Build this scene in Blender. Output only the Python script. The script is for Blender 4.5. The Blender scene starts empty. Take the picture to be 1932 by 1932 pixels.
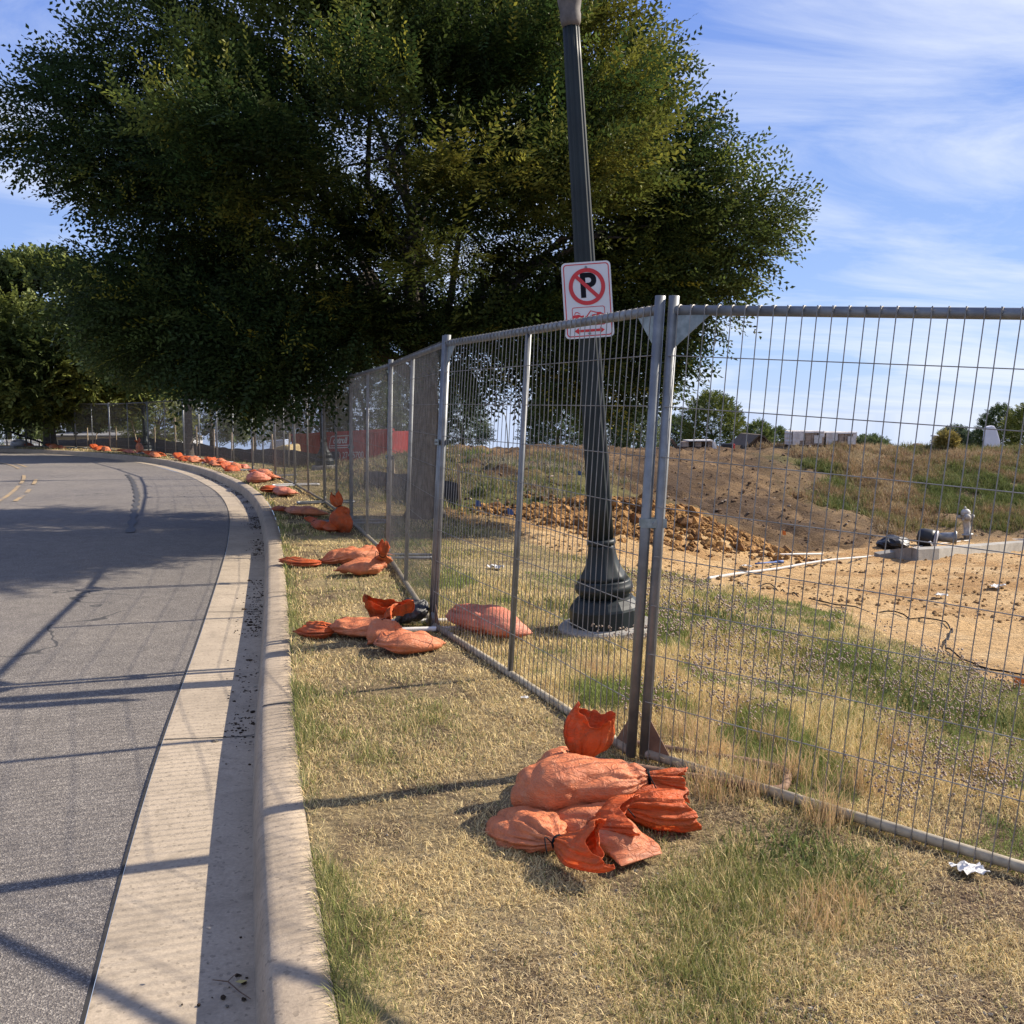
import bpy, math, random
import numpy as np
from mathutils import Vector, Matrix
random.seed(7); RNG = np.random.default_rng(11)
SC = bpy.context.scene
R = math.radians

# ---------------------------------------------------------------- camera, world, sun, exposure
FPX, CX, EYE = 1850.0, 966.0, 1.4            # focal length in photo pixels (photo taken as 1932 wide)
TILT = math.atan((966 - 782) / FPX)
cam_d = bpy.data.cameras.new('camera'); cam = bpy.data.objects.new('camera', cam_d)
SC.collection.objects.link(cam); SC.camera = cam
cam_d.sensor_fit = 'HORIZONTAL'; cam_d.sensor_width = 36; cam_d.lens = 36 * FPX / 1932
cam_d.clip_start = .05; cam_d.clip_end = 3000
cam.location = (0, 0, EYE); cam.rotation_euler = (R(90) - TILT, 0, 0)

SUN_AZ = math.atan2(.934, .358); SUN_EL = R(36)
W = bpy.data.worlds.new('World'); SC.world = W; W.use_nodes = True
nt = W.node_tree; nt.nodes.clear()
def wn(t, **k):
    n = nt.nodes.new(t)
    for a, b in k.items(): setattr(n, a, b)
    return n
wo = wn('ShaderNodeOutputWorld'); bg = wn('ShaderNodeBackground')
sky = wn('ShaderNodeTexSky', sky_type='NISHITA', sun_disc=False, sun_elevation=SUN_EL, sun_rotation=SUN_AZ)
sky.altitude = 100; sky.air_density = 1.0; sky.dust_density = .0; sky.ozone_density = 2.2
bg.inputs['Strength'].default_value = .08
tc = wn('ShaderNodeTexCoord'); sep = wn('ShaderNodeSeparateXYZ'); nt.links.new(tc.outputs['Generated'], sep.inputs[0])
def wmath(op, a, b=None, clamp=False):
    n = wn('ShaderNodeMath', operation=op, use_clamp=clamp)
    for i, v in enumerate((a, b)):
        if v is None: continue
        if isinstance(v, (int, float)): n.inputs[i].default_value = v
        else: nt.links.new(v, n.inputs[i])
    return n.outputs[0]
zc = wmath('MAXIMUM', sep.outputs['Z'], 0.0); zc = wmath('ADD', zc, .16)
cx_ = wmath('DIVIDE', sep.outputs['X'], zc); cy_ = wmath('DIVIDE', sep.outputs['Y'], zc)
comb = wn('ShaderNodeCombineXYZ'); nt.links.new(cx_, comb.inputs[0]); nt.links.new(cy_, comb.inputs[1])
mp = wn('ShaderNodeMapping'); nt.links.new(comb.outputs[0], mp.inputs[0])
mp.inputs['Rotation'].default_value = (0, 0, R(22)); mp.inputs['Scale'].default_value = (.95, 1.9, 1); mp.inputs['Location'].default_value = (1.7, .35, 0)
n1 = wn('ShaderNodeTexNoise'); nt.links.new(mp.outputs[0], n1.inputs['Vector'])
n1.inputs['Scale'].default_value = .9; n1.inputs['Detail'].default_value = 9; n1.inputs['Roughness'].default_value = .62; n1.inputs['Distortion'].default_value = .7
n2 = wn('ShaderNodeTexNoise'); nt.links.new(comb.outputs[0], n2.inputs['Vector']); n2.inputs['Scale'].default_value = .55; n2.inputs['Detail'].default_value = 3
s_ = wmath('ADD', wmath('MULTIPLY', n1.outputs[0], .72), wmath('MULTIPLY', n2.outputs[0], .50))
cr = wn('ShaderNodeValToRGB'); nt.links.new(s_, cr.inputs[0])
cr.color_ramp.elements[0].position = .535; cr.color_ramp.elements[0].color = (0, 0, 0, 1)
cr.color_ramp.elements[1].position = .76; cr.color_ramp.elements[1].color = (.8, .8, .8, 1)
tint = wn('ShaderNodeMix', data_type='RGBA', blend_type='MULTIPLY'); tint.inputs[0].default_value = 1
grd = wn('ShaderNodeValToRGB'); nt.links.new(sep.outputs['Z'], grd.inputs[0])
for q_, p_, c_ in zip(grd.color_ramp.elements, (0.0, .5), ((2.7, 3.9, 6.6, 1), (.85, 1.65, 5.3, 1))): q_.position = p_; q_.color = c_
gm = wn('ShaderNodeMix', data_type='RGBA'); gm.inputs[0].default_value = .82; nt.links.new(sky.outputs[0], gm.inputs[6]); nt.links.new(grd.outputs[0], gm.inputs[7])
nt.links.new(gm.outputs[2], tint.inputs[6]); tint.inputs[7].default_value = (1.0, 1.0, 1.0, 1)
mx = wn('ShaderNodeMix', data_type='RGBA'); nt.links.new(cr.outputs[0], mx.inputs[0])
nt.links.new(tint.outputs[2], mx.inputs[6]); mx.inputs[7].default_value = (6.0, 6.4, 7.2, 1)
nt.links.new(mx.outputs[2], bg.inputs[0]); nt.links.new(bg.outputs[0], wo.inputs[0])

sd = bpy.data.lights.new('sun', 'SUN'); sun = bpy.data.objects.new('sun', sd); SC.collection.objects.link(sun)
sd.energy = 5.0; sd.angle = R(.53); sd.color = (1, .90, .76)
SUNV = Vector((math.sin(SUN_AZ) * math.cos(SUN_EL), math.cos(SUN_AZ) * math.cos(SUN_EL), math.sin(SUN_EL)))
sun.rotation_euler = SUNV.to_track_quat('Z', 'Y').to_euler()
SC.view_settings.view_transform = 'Standard'; SC.view_settings.look = 'None'
SC.view_settings.exposure = 0.95; SC.view_settings.gamma = 1.0; SC.view_settings.use_curve_mapping = False
SC.render.engine = 'CYCLES'
SC.cycles.max_bounces = 6; SC.cycles.diffuse_bounces = 3; SC.cycles.transparent_max_bounces = 6; SC.cycles.transmission_bounces = 3
SC.cycles.use_denoising = True

# ---------------------------------------------------------------- helpers
def ray(px, py):
    u = (px - CX) / FPX; v = -(py - CX) / FPX
    return np.array([u, math.cos(TILT) + v * math.sin(TILT), -math.sin(TILT) + v * math.cos(TILT)])
def G(px, py, z=0.0):
    r = ray(px, py); k = (z - EYE) / r[2]; return r * k + [0, 0, EYE]
def D(px, py, y):
    r = ray(px, py); return r * (y / r[1]) + [0, 0, EYE]
def sc(y): return y / FPX                     # metres per photo pixel at depth y

def _h(ix, iy, iz, s):
    n = (ix.astype(np.int64) * 374761393 + iy.astype(np.int64) * 668265263 + iz.astype(np.int64) * 2147483647 + s * 974634777) & 0xffffffff
    n = ((n ^ (n >> 13)) * 1274126177) & 0xffffffff
    n = (n ^ (n >> 16)) & 0xffffffff
    return n / 4294967295.0
def vn(p, s=0):
    p = np.asarray(p, float)
    if p.shape[-1] == 2: p = np.concatenate([p, np.zeros(p.shape[:-1] + (1,))], -1)
    f = np.floor(p); d = p - f; d = d * d * (3 - 2 * d); f = f.astype(np.int64)
    x, y, z = f[..., 0], f[..., 1], f[..., 2]; r = 0
    for i in (0, 1):
        for j in (0, 1):
            for k in (0, 1):
                w = (d[..., 0] if i else 1 - d[..., 0]) * (d[..., 1] if j else 1 - d[..., 1]) * (d[..., 2] if k else 1 - d[..., 2])
                r = r + w * _h(x + i, y + j, z + k, s)
    return r
def fbm(p, o=4, s=0, g=.5):
    a = 1.; t = 0; n = 0; p = np.asarray(p, float)
    for i in range(o):
        t = t + a * vn(p * 2 ** i + i * 17.3, s + i); n += a; a *= g
    return t / n
def sstep(a, b, x):
    t = np.clip((x - a) / (b - a), 0, 1); return t * t * (3 - 2 * t)

def mesh_np(name, V, F, mat=None, smooth=False, col=None, parent=None, mats=None):
    """V (n,3); F: (m,k) array or list of such arrays."""
    V = np.asarray(V, np.float32)
    Fs = F if isinstance(F, list) and len(F) and isinstance(F[0], np.ndarray) else [np.asarray(F)]
    Fs = [f for f in Fs if len(f)]
    me = bpy.data.meshes.new(name)
    me.vertices.add(len(V)); me.vertices.foreach_set('co', V.ravel())
    nl = sum(f.size for f in Fs); npoly = sum(len(f) for f in Fs)
    me.loops.add(nl); me.loops.foreach_set('vertex_index', np.concatenate([f.ravel() for f in Fs]).astype(np.int32))
    me.polygons.add(npoly)
    tot = np.concatenate([np.full(len(f), f.shape[1], np.int32) for f in Fs])
    st = np.concatenate([[0], np.cumsum(tot)[:-1]]).astype(np.int32)
    me.polygons.foreach_set('loop_start', st)
    me.polygons.foreach_set('use_smooth', np.full(npoly, smooth, bool))
    me.update(calc_edges=True)
    if col is not None:
        ca = me.color_attributes.new('tint', 'FLOAT_COLOR', 'POINT')
        c4 = np.ones((len(V), 4), np.float32); c4[:, :3] = col; ca.data.foreach_set('color', c4.ravel())
    me.validate()
    o = bpy.data.objects.new(name, me); SC.collection.objects.link(o)
    if mat: me.materials.append(mat)
    if parent is not None: o.parent = parent
    return o

class MB:
    """Collects shapes in world space; build() links them as one mesh, local to its thing's base."""
    def __init__(s): s.v = []; s.q = []; s.t = []; s.n = 0; s.ng = []
    def add(s, V, Q=None, T=None, N=None):
        V = np.asarray(V, float); s.v.append(V)
        if Q is not None and len(Q): s.q.append(np.asarray(Q) + s.n)
        if T is not None and len(T): s.t.append(np.asarray(T) + s.n)
        if N is not None: s.ng += [np.asarray(N)[None, :] + s.n]
        s.n += len(V); return s
    def box(s, c, size, rz=0, M=None):
        x, y, z = np.array(size) / 2
        V = np.array([[i * x, j * y, k * z] for i in (-1, 1) for j in (-1, 1) for k in (-1, 1)], float)
        if M is not None: V = V @ np.array(M).T
        if rz: c_, s_ = math.cos(rz), math.sin(rz); V = V @ np.array([[c_, s_, 0], [-s_, c_, 0], [0, 0, 1]])
        return s.add(V + np.array(c), [[0, 1, 3, 2], [4, 6, 7, 5], [0, 4, 5, 1], [2, 3, 7, 6], [0, 2, 6, 4], [1, 5, 7, 3]])
    def tube(s, P, r, seg=10, cap=True):
        P = np.asarray(P, float); n = len(P); r = np.broadcast_to(np.asarray(r, float), (n,))
        T = np.gradient(P, axis=0); T /= np.linalg.norm(T, axis=1)[:, None] + 1e-12
        up = np.array([0, 0, 1.]) if abs(T[0][2]) < .9 else np.array([1., 0, 0])
        a = np.cross(T[0], up); a /= np.linalg.norm(a); A = []
        for i in range(n):
            a = a - T[i] * np.dot(a, T[i]); a /= np.linalg.norm(a) + 1e-12; A.append(a)
        A = np.array(A); B = np.cross(T, A)
        th = np.linspace(0, 2 * math.pi, seg, endpoint=False)
        V = P[:, None] + r[:, None, None] * (A[:, None] * np.cos(th)[None, :, None] + B[:, None] * np.sin(th)[None, :, None])
        i, j = np.meshgrid(np.arange(n - 1), np.arange(seg), indexing='ij'); jn = (j + 1) % seg
        Q = np.stack([i * seg + j, i * seg + jn, (i + 1) * seg + jn, (i + 1) * seg + j], -1).reshape(-1, 4)
        base = s.n; s.add(V.reshape(-1, 3), Q)
        if cap:
            s.ng += [(base + np.arange(seg)[::-1])[None, :], (base + (n - 1) * seg + np.arange(seg))[None, :]]
        return s
    def sticks(s, A, B, r, seg=4):
        """many straight thin rods at once"""
        A = np.asarray(A, float); B = np.asarray(B, float); d = B - A; d /= np.linalg.norm(d, axis=1)[:, None]
        up = np.where(np.abs(d[:, 2:3]) < .9, [[0, 0, 1.]], [[1., 0, 0]]); a = np.cross(d, up); a /= np.linalg.norm(a, axis=1)[:, None]; b = np.cross(d, a)
        th = np.linspace(0, 2 * math.pi, seg, endpoint=False) + .4
        o = r * (a[:, None] * np.cos(th)[None, :, None] + b[:, None] * np.sin(th)[None, :, None])
        V = np.concatenate([A[:, None] + o, B[:, None] + o], 1).reshape(-1, 3)
        k = np.arange(len(A))[:, None, None] * 2 * seg; j = np.arange(seg)[None, :, None]
        Q = np.concatenate([k + j, k + (j + 1) % seg, k + seg + (j + 1) % seg, k + seg + j], -1).reshape(-1, 4)
        return s.add(V, Q)
    def lathe(s, prof, c=(0, 0, 0), seg=24, M=None, flute=None, cap=True, power=None):
        """prof [(r,z)..]; flute (count, depth fn by index)"""
        prof = np.asarray(prof, float); th = np.linspace(0, 2 * math.pi, seg, endpoint=False)
        rr = np.repeat(prof[:, :1], seg, 1)
        if flute is not None: rr = rr * (1 - flute[1][:, None] * (.5 - .5 * np.cos(flute[0] * th))[None, :] ** .7)
        V = np.stack([rr * np.cos(th), rr * np.sin(th), np.repeat(prof[:, 1:2], seg, 1)], -1).reshape(-1, 3)
        if M is not None: V = V @ np.array(M).T
        n = len(prof); i, j = np.meshgrid(np.arange(n - 1), np.arange(seg), indexing='ij'); jn = (j + 1) % seg
        Q = np.stack([i * seg + j, i * seg + jn, (i + 1) * seg + jn, (i + 1) * seg + j], -1).reshape(-1, 4)
        base = s.n; s.add(V + np.array(c), Q)
        if cap: s.ng += [(base + np.arange(seg)[::-1])[None, :], (base + (n - 1) * seg + np.arange(seg))[None, :]]
        return s
    def poly(s, P):                               # flat polygon
        P = np.asarray(P, float); return s.add(P, None, None, np.arange(len(P)))
    def slab(s, P, d):                            # polygon P extruded by vector d
        P = np.asarray(P, float); n = len(P); V = np.concatenate([P, P + np.asarray(d)])
        j = np.arange(n); s.add(V, np.stack([j, (j + 1) % n, n + (j + 1) % n, n + j], -1))
        b = s.n - 2 * n; s.ng += [(b + j[::-1])[None, :], (b + n + j)[None, :]]
        return s
    def build(s, name, mat, parent=None, smooth=False, col=None, bevel=0):
        V = np.concatenate(s.v) if s.v else np.zeros((0, 3))
        if parent is not None:
            V = V - np.array(base_of(parent))
            o_loc = None
        fs = []
        if s.q: fs.append(np.concatenate(s.q))
        if s.t: fs.append(np.concatenate(s.t))
        by = {}
        for g in s.ng: by.setdefault(g.shape[1], []).append(g)
        fs += [np.concatenate(g) for g in by.values()]
        o = mesh_np(name, V, fs, mat, smooth, col, parent)
        if bevel:
            m = o.modifiers.new('bevel', 'BEVEL'); m.width = bevel; m.segments = 2; m.limit_method = 'ANGLE'; m.angle_limit = R(40)
        return o
BASE = {}
def base_of(o):
    while o.parent is not None: o = o.parent
    return BASE.get(o.name, (0, 0, 0))
def thing(name, label, cat, loc=(0, 0, 0), group=None):
    o = bpy.data.objects.new(name, None); SC.collection.objects.link(o); o.location = [float(a) for a in loc]
    o.empty_display_size = .2; BASE[o.name] = tuple(float(a) for a in loc)
    return tag(o, label, cat, group)
def tag(o, label, cat, group=None, kind=None):
    o['label'] = label; o['category'] = cat
    if group: o['group'] = group
    if kind: o['kind'] = kind
    return o
def struct(o, label=None):
    o['kind'] = 'structure'
    if label: o['label'] = label
    return o

# ---------------------------------------------------------------- materials
def newmat(name):
    m = bpy.data.materials.new(name); m.use_nodes = True; n = m.node_tree
    for x in list(n.nodes):
        if x.type != 'OUTPUT_MATERIAL': n.nodes.remove(x)
    out = [x for x in n.nodes if x.type == 'OUTPUT_MATERIAL'][0]
    b = n.nodes.new('ShaderNodeBsdfPrincipled'); n.links.new(b.outputs[0], out.inputs[0])
    return m, n, b, out
def nd(n, t, ins=None, **k):
    x = n.nodes.new(t)
    for a, b in k.items(): setattr(x, a, b)
    for a, b in (ins or {}).items():
        if hasattr(b, 'is_output'): n.links.new(b, x.inputs[a])
        else: x.inputs[a].default_value = b
    return x
def ramp(n, src, pts):
    r = n.nodes.new('ShaderNodeValToRGB'); n.links.new(src, r.inputs[0]); e = r.color_ramp.elements
    while len(e) < len(pts): e.new(.5)
    for q, (p, c) in zip(e, pts): q.position = p; q.color = (*c, 1) if len(c) == 3 else c
    return r.outputs[0]
def mixc(n, f, a, b, mode='MIX'):
    x = n.nodes.new('ShaderNodeMix'); x.data_type = 'RGBA'; x.blend_type = mode
    for i, v in ((0, f), (6, a), (7, b)):
        if hasattr(v, 'is_output'): n.links.new(v, x.inputs[i])
        else: x.inputs[i].default_value = v if i == 0 else ((*v, 1) if len(v) == 3 else v)
    return x.outputs[2]
def objco(n): return n.nodes.new('ShaderNodeTexCoord').outputs['Object']
def noise(n, co, s, d=4, r=.55, dist=0):
    return nd(n, 'ShaderNodeTexNoise', {'Vector': co, 'Scale': s, 'Detail': d, 'Roughness': r, 'Distortion': dist}).outputs[0]
def bump(n, b, h, strength=.5, dist=.01):
    x = nd(n, 'ShaderNodeBump', {'Height': h, 'Strength': strength, 'Distance': dist}); n.links.new(x.outputs[0], b.inputs['Normal']); return x
def simple(name, c1, c2=None, rough=.6, metal=0, s=8, bs=0, bscale=None, bd=.003, spec=None, coat=0):
    m, n, b, o = newmat(name); co = objco(n)
    c2 = c2 or tuple(v * .75 for v in c1)
    f = noise(n, co, s, 6, .6)
    n.links.new(ramp(n, f, [(.35, c2), (.65, c1)]), b.inputs['Base Color'])
    b.inputs['Roughness'].default_value = rough; b.inputs['Metallic'].default_value = metal
    if spec is not None: b.inputs['Specular IOR Level'].default_value = spec
    if coat: b.inputs['Coat Weight'].default_value = coat
    if bs: bump(n, b, noise(n, co, bscale or s * 6, 5, .65), bs, bd)
    return m
def attr_mat(name, rough=.7, transl=0., spec=.3, bs=0, bscale=40, bd=.01, var=0, vs=60):
    m, n, b, o = newmat(name)
    a = nd(n, 'ShaderNodeAttribute', attribute_name='tint'); c = a.outputs['Color']
    if var:
        f = noise(n, objco(n), vs, 5, .65)
        v = ramp(n, f, [(.3, (1 - var,) * 3), (.7, (1 + var * .6,) * 3)]); c = mixc(n, 1., c, v, 'MULTIPLY')
    n.links.new(c, b.inputs['Base Color']); b.inputs['Roughness'].default_value = rough; b.inputs['Specular IOR Level'].default_value = spec
    if bs and name == 'soil':
        mpp = nd(n, 'ShaderNodeMapping', {'Vector': objco(n), 'Scale': (1.6, 6.5, 1), 'Rotation': (0, 0, .2)}); h1 = noise(n, mpp.outputs[0], 2.2, 7, .62, .5); hm = mixc(n, .35, h1, noise(n, objco(n), bscale, 6, .7)); bump(n, b, hm, 1.0, .13)
    elif bs: bump(n, b, noise(n, objco(n), bscale, 6, .7), bs, bd)
    if transl:
        t = nd(n, 'ShaderNodeBsdfTranslucent'); n.links.new(c, t.inputs[0])
        ms = nd(n, 'ShaderNodeMixShader', {0: transl}); n.links.new(b.outputs[0], ms.inputs[1]); n.links.new(t.outputs[0], ms.inputs[2]); n.links.new(ms.outputs[0], o.inputs[0])
    return m

def asphalt_mat():
    m, n, b, o = newmat('aged_asphalt'); co = objco(n)
    vo = nd(n, 'ShaderNodeTexVoronoi', {'Vector': co, 'Scale': 210.0}); agg = vo.outputs['Color']
    ag = nd(n, 'ShaderNodeSeparateColor', {0: agg}).outputs[0]
    c = ramp(n, ag, [(0, (.080, .071, .064)), (.45, (.135, .121, .107)), (.8, (.18, .161, .14)), (1, (.33, .30, .255))])
    big = noise(n, co, .55, 6, .6); c = mixc(n, 1., c, ramp(n, big, [(.3, (.84, .84, .86)), (.7, (1.12, 1.1, 1.06))]), 'MULTIPLY')
    med = noise(n, co, 7, 4, .6); c = mixc(n, 1., c, ramp(n, med, [(.3, (.86,) * 3), (.7, (1.12,) * 3)]), 'MULTIPLY'); oil = ramp(n, noise(n, co, 2.6, 5, .7, .6), [(.60, (0, 0, 0)), (.72, (.35, .35, .35))]); c = mixc(n, oil, c, (.07, .062, .056))
    # tar crack lines
    mpn = nd(n, 'ShaderNodeMapping', {'Vector': co, 'Scale': (.16, .16, .16)})
    wob = nd(n, 'ShaderNodeVectorMath', {0: mpn.outputs[0], 1: nd(n, 'ShaderNodeTexNoise', {'Vector': co, 'Scale': .9, 'Detail': 3.}).outputs['Color']}, operation='ADD')
    cv = nd(n, 'ShaderNodeTexVoronoi', {'Vector': wob.outputs[0], 'Scale': 1.0}, feature='DISTANCE_TO_EDGE')
    crk = ramp(n, cv.outputs['Distance'], [(.0, (1, 1, 1)), (.0035, (1, 1, 1)), (.006, (0, 0, 0))])
    msk = ramp(n, noise(n, co, .35, 2), [(.52, (0, 0, 0)), (.56, (1, 1, 1))])
    cm = mixc(n, 1., crk, msk, 'MULTIPLY')
    c = mixc(n, cm, c, (.05, .048, .046))
    n.links.new(c, b.inputs['Base Color']); b.inputs['Roughness'].default_value = .85; b.inputs['Specular IOR Level'].default_value = .3
    bump(n, b, vo.outputs['Distance'], .7, .004)
    return m
def concrete_mat(name, base, jointy=None, dark=.8):
    m, n, b, o = newmat(name); co = objco(n)
    f = noise(n, co, 1.6, 7, .65); c = ramp(n, f, [(.25, tuple(v * dark for v in base)), (.6, base), (.8, tuple(min(1, v * 1.12) for v in base))])
    fine = noise(n, co, 90, 3, .7); c = mixc(n, 1., c, ramp(n, fine, [(.3, (.82,) * 3), (.7, (1.12,) * 3)]), 'MULTIPLY')
    speck = nd(n, 'ShaderNodeTexVoronoi', {'Vector': co, 'Scale': 95.0}); sv = nd(n, 'ShaderNodeSeparateColor', {0: speck.outputs['Color']}).outputs[1]
    c = mixc(n, ramp(n, sv, [(.93, (0, 0, 0)), (.96, (.6, .6, .6))]), c, tuple(v * .45 for v in base))
    br = nd(n, 'ShaderNodeTexWave', {'Vector': nd(n, 'ShaderNodeAttribute', attribute_name='along').outputs['Vector'], 'Scale': 26.0, 'Distortion': 4.0, 'Detail': 3.0, 'Detail Scale': 3.0})
    c = mixc(n, .03, c, br.outputs[0], 'MULTIPLY'); c = mixc(n, ramp(n, noise(n, co, 4.5, 7, .7, 1.2), [(.48, (0, 0, 0)), (.66, (.6, .6, .6))]), c, tuple(v * .55 for v in base))
    n.links.new(c, b.inputs['Base Color']); b.inputs['Roughness'].default_value = .9; b.inputs['Specular IOR Level'].default_value = .25
    bump(n, b, fine, .35, .003)
    return m
M = {}
M['asphalt'] = asphalt_mat()
M['gutter'] = concrete_mat('gutter_concrete', (.385, .315, .23))
M['kerb'] = concrete_mat('kerb_concrete', (.375, .30, .215), dark=.7)
M['old_conc'] = concrete_mat('grey_concrete', (.33, .31, .27), dark=.65)
M['soil'] = attr_mat('soil', .95, bs=.9, bscale=22, bd=.03, var=.28, vs=26, spec=.1)
M['joint'] = simple('dark_joint', (.03, .027, .023), rough=.95)
M['yellow'] = simple('worn_yellow_paint', (.40, .26, .09), (.15, .132, .115), .8, s=7)
M['galv'] = simple('galvanised_steel', (.25, .26, .26), (.15, .155, .16), .5, .6, s=9, bs=.1, bscale=60, bd=.001)
M['galv2'] = simple('galvanised_plate', (.30, .33, .32), (.19, .22, .215), .5, .6, s=30)
M['wire'] = simple('mesh_wire', (.27, .255, .235), (.16, .15, .135), .5, .5, s=12)
M['mudrail'] = simple('muddied_rail', (.44, .38, .27), (.26, .215, .145), .7, .15, s=16, bs=.2, bscale=60)
M['rust'] = simple('rusty_steel', (.22, .13, .08), (.12, .07, .045), .8, .2, s=20)
M['whitepipe'] = simple('white_pipe', (.72, .71, .68), (.55, .53, .48), .45, s=5)
M['conduit'] = simple('dusty_conduit', (.46, .44, .41), (.34, .32, .29), .5, s=6)
M['lampgreen'] = simple('dark_green_paint', (.012, .019, .020), (.008, .012, .013), .5, spec=.3, s=5, bs=.08, bscale=40, bd=.001)
M['lampcap'] = simple('weathered_cap', (.13, .11, .095), (.065, .055, .047), .75, s=14, bs=.3, bscale=40)
M['signwhite'] = simple('sign_white', (.56, .56, .57), (.50, .50, .51), .45, s=3)
M['signred'] = simple('sign_red', (.50, .012, .014), (.42, .012, .014), .4, s=3)
M['signblack'] = simple('sign_black', (.004, .004, .008), rough=.6, spec=.15)
M['dirtbrown'] = simple('brown_dirt', (.18, .11, .065), (.10, .062, .038), .95, s=6, bs=.8, bscale=14, bd=.05)
M['clod'] = simple('orange_clay_clod', (.50, .27, .10), (.28, .14, .055), .95, s=5, bs=.6, bscale=18, bd=.02)
M['stone'] = simple('grey_stone', (.30, .28, .25), (.15, .14, .12), .9, s=40)
M['wood'] = simple('pale_wood', (.50, .40, .27), (.33, .25, .16), .8, s=12)
M['darkwood'] = simple('weathered_wood', (.16, .095, .055), (.09, .055, .035), .85, s=12)
M['silt'] = simple('black_geotextile', (.018, .018, .02), (.010, .010, .011), .8, s=14, bs=.3, bscale=60)
M['blackplastic'] = simple('black_plastic', (.008, .008, .009), (.005, .005, .006), .5, s=10, bs=.2, bscale=20, bd=.01)
M['red'] = simple('red_container_paint', (.50, .034, .025), (.36, .03, .022), .5, s=2)
M['whitepaint'] = simple('white_paint', (.78, .78, .76), (.68, .68, .66), .6, s=4)
M['paper'] = simple('white_paper', (.58, .57, .55), (.42, .41, .39), .7, s=20, bs=.5, bscale=30, bd=.01)
M['blue'] = simple('blue_plastic', (.06, .12, .32), rough=.6)
M['orangeflag'] = simple('orange_plastic', (.75, .20, .04), rough=.5)
M['bark'] = simple('grey_bark', (.105, .085, .065), (.05, .04, .032), .95, s=14, bs=.9, bscale=18, bd=.03)
M['leaf'] = attr_mat('tree_leaf', .55, .36, .16)
M['farleaf'] = attr_mat('far_tree_leaf', .6, .25, .25)
M['blade'] = attr_mat('grass_blade', .75, .22, .2)
M['shrink'] = simple('shrink_wrap', (.62, .60, .58), (.42, .38, .36), .35, s=5, bs=.5, bscale=9, bd=.03)
M['paver'] = simple('stacked_paver', (.40, .31, .24), (.26, .19, .14), .85, s=7, bs=.5, bscale=14, bd=.02)
M['roof'] = simple('grey_roof', (.22, .22, .22), (.15, .15, .15), .8, s=3)
M['glass'] = simple('dark_glass', (.03, .035, .04), rough=.15)
def bag_mat(name, c1, c2, c3, rough=.55, tr=.12):
    m, n, b, o = newmat(name); co = objco(n)
    f = noise(n, co, 5.5, 6, .62, .4); c = ramp(n, f, [(.28, c3), (.5, c2), (.72, c1)])
    dirt = noise(n, co, 9, 8, .75); c = mixc(n, ramp(n, dirt, [(.48, (0, 0, 0)), (.66, (.62, .62, .62))]), c, (.26, .125, .07)); c = mixc(n, ramp(n, noise(n, co, 24, 5, .7), [(.56, (0, 0, 0)), (.70, (.4, .4, .4))]), c, (.56, .30, .17))
    n.links.new(c, b.inputs['Base Color']); b.inputs['Roughness'].default_value = rough; b.inputs['Specular IOR Level'].default_value = .35
    w1 = nd(n, 'ShaderNodeTexNoise', {'Vector': nd(n, 'ShaderNodeMapping', {'Vector': co, 'Scale': (1, 1, 2.2)}).outputs[0], 'Scale': 20.0, 'Detail': 4.0, 'Distortion': 1.6}).outputs[0]
    r1 = ramp(n, w1, [(.40, (0, 0, 0)), (.5, (1, 1, 1)), (.60, (0, 0, 0))])
    hb = nd(n, 'ShaderNodeMath', {0: r1, 1: noise(n, co, 300, 2)}, operation='MULTIPLY_ADD'); hb.inputs[2].default_value = 0
    mixh = mixc(n, .35, r1, noise(n, co, 260, 2)); bump(n, b, mixh, .55, .006)
    t = nd(n, 'ShaderNodeBsdfTranslucent'); n.links.new(c, t.inputs[0])
    ms = nd(n, 'ShaderNodeMixShader', {0: tr}); n.links.new(b.outputs[0], ms.inputs[1]); n.links.new(t.outputs[0], ms.inputs[2]); n.links.new(ms.outputs[0], o.inputs[0])
    return m
M['bag'] = bag_mat('faded_orange_woven_bag', (.68, .235, .105), (.60, .185, .075), (.44, .12, .05))
M['collar'] = bag_mat('bright_orange_woven_collar', (.76, .17, .04), (.66, .125, .028), (.48, .085, .022), tr=.35)
M['pinkbag'] = bag_mat('pink_faded_bag', (.68, .25, .155), (.60, .19, .11), (.46, .13, .075))
M['blackbag'] = simple('black_bag_fabric', (.03, .031, .034), (.014, .014, .016), .45, s=8, bs=.7, bscale=16, bd=.02)

# ---------------------------------------------------------------- kerb line
KP = np.array([(1.15, -6), (.72, -3), (.28, -.4), (-.08, 1.0), (-.405, 2.14), (-.93, 4.06), (-1.36, 5.89), (-1.66, 7.15), (-2.02, 8.61), (-2.56, 10.8), (-3.08, 12.75), (-3.86, 15.48), (-4.86, 18.48),
               (-5.95, 21.2), (-8.15, 26.0), (-11.4, 31.6), (-15.3, 36.3), (-19.0, 39.6), (-23.5, 41.9), (-30, 43.8), (-40, 45.4), (-60, 47), (-90, 48)])
def catmull(P, step):
    P = np.asarray(P, float); out = []
    Q = np.vstack([2 * P[0] - P[1], P, 2 * P[-1] - P[-2]])
    for i in range(1, len(Q) - 2):
        n = max(2, int(np.linalg.norm(Q[i + 1] - Q[i]) / step)); t = np.linspace(0, 1, n, endpoint=False)[:, None]
        a, b, c, d = Q[i - 1], Q[i], Q[i + 1], Q[i + 2]
        out.append(.5 * (2 * b + (c - a) * t + (2 * a - 5 * b + 4 * c - d) * t ** 2 + (3 * b - a - 3 * c + d) * t ** 3))
    out.append(P[-1:]); return np.vstack(out)
KC = catmull(KP, .1)
L_ = np.concatenate([[0], np.cumsum(np.linalg.norm(np.diff(KC, axis=0), axis=1))])
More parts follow.
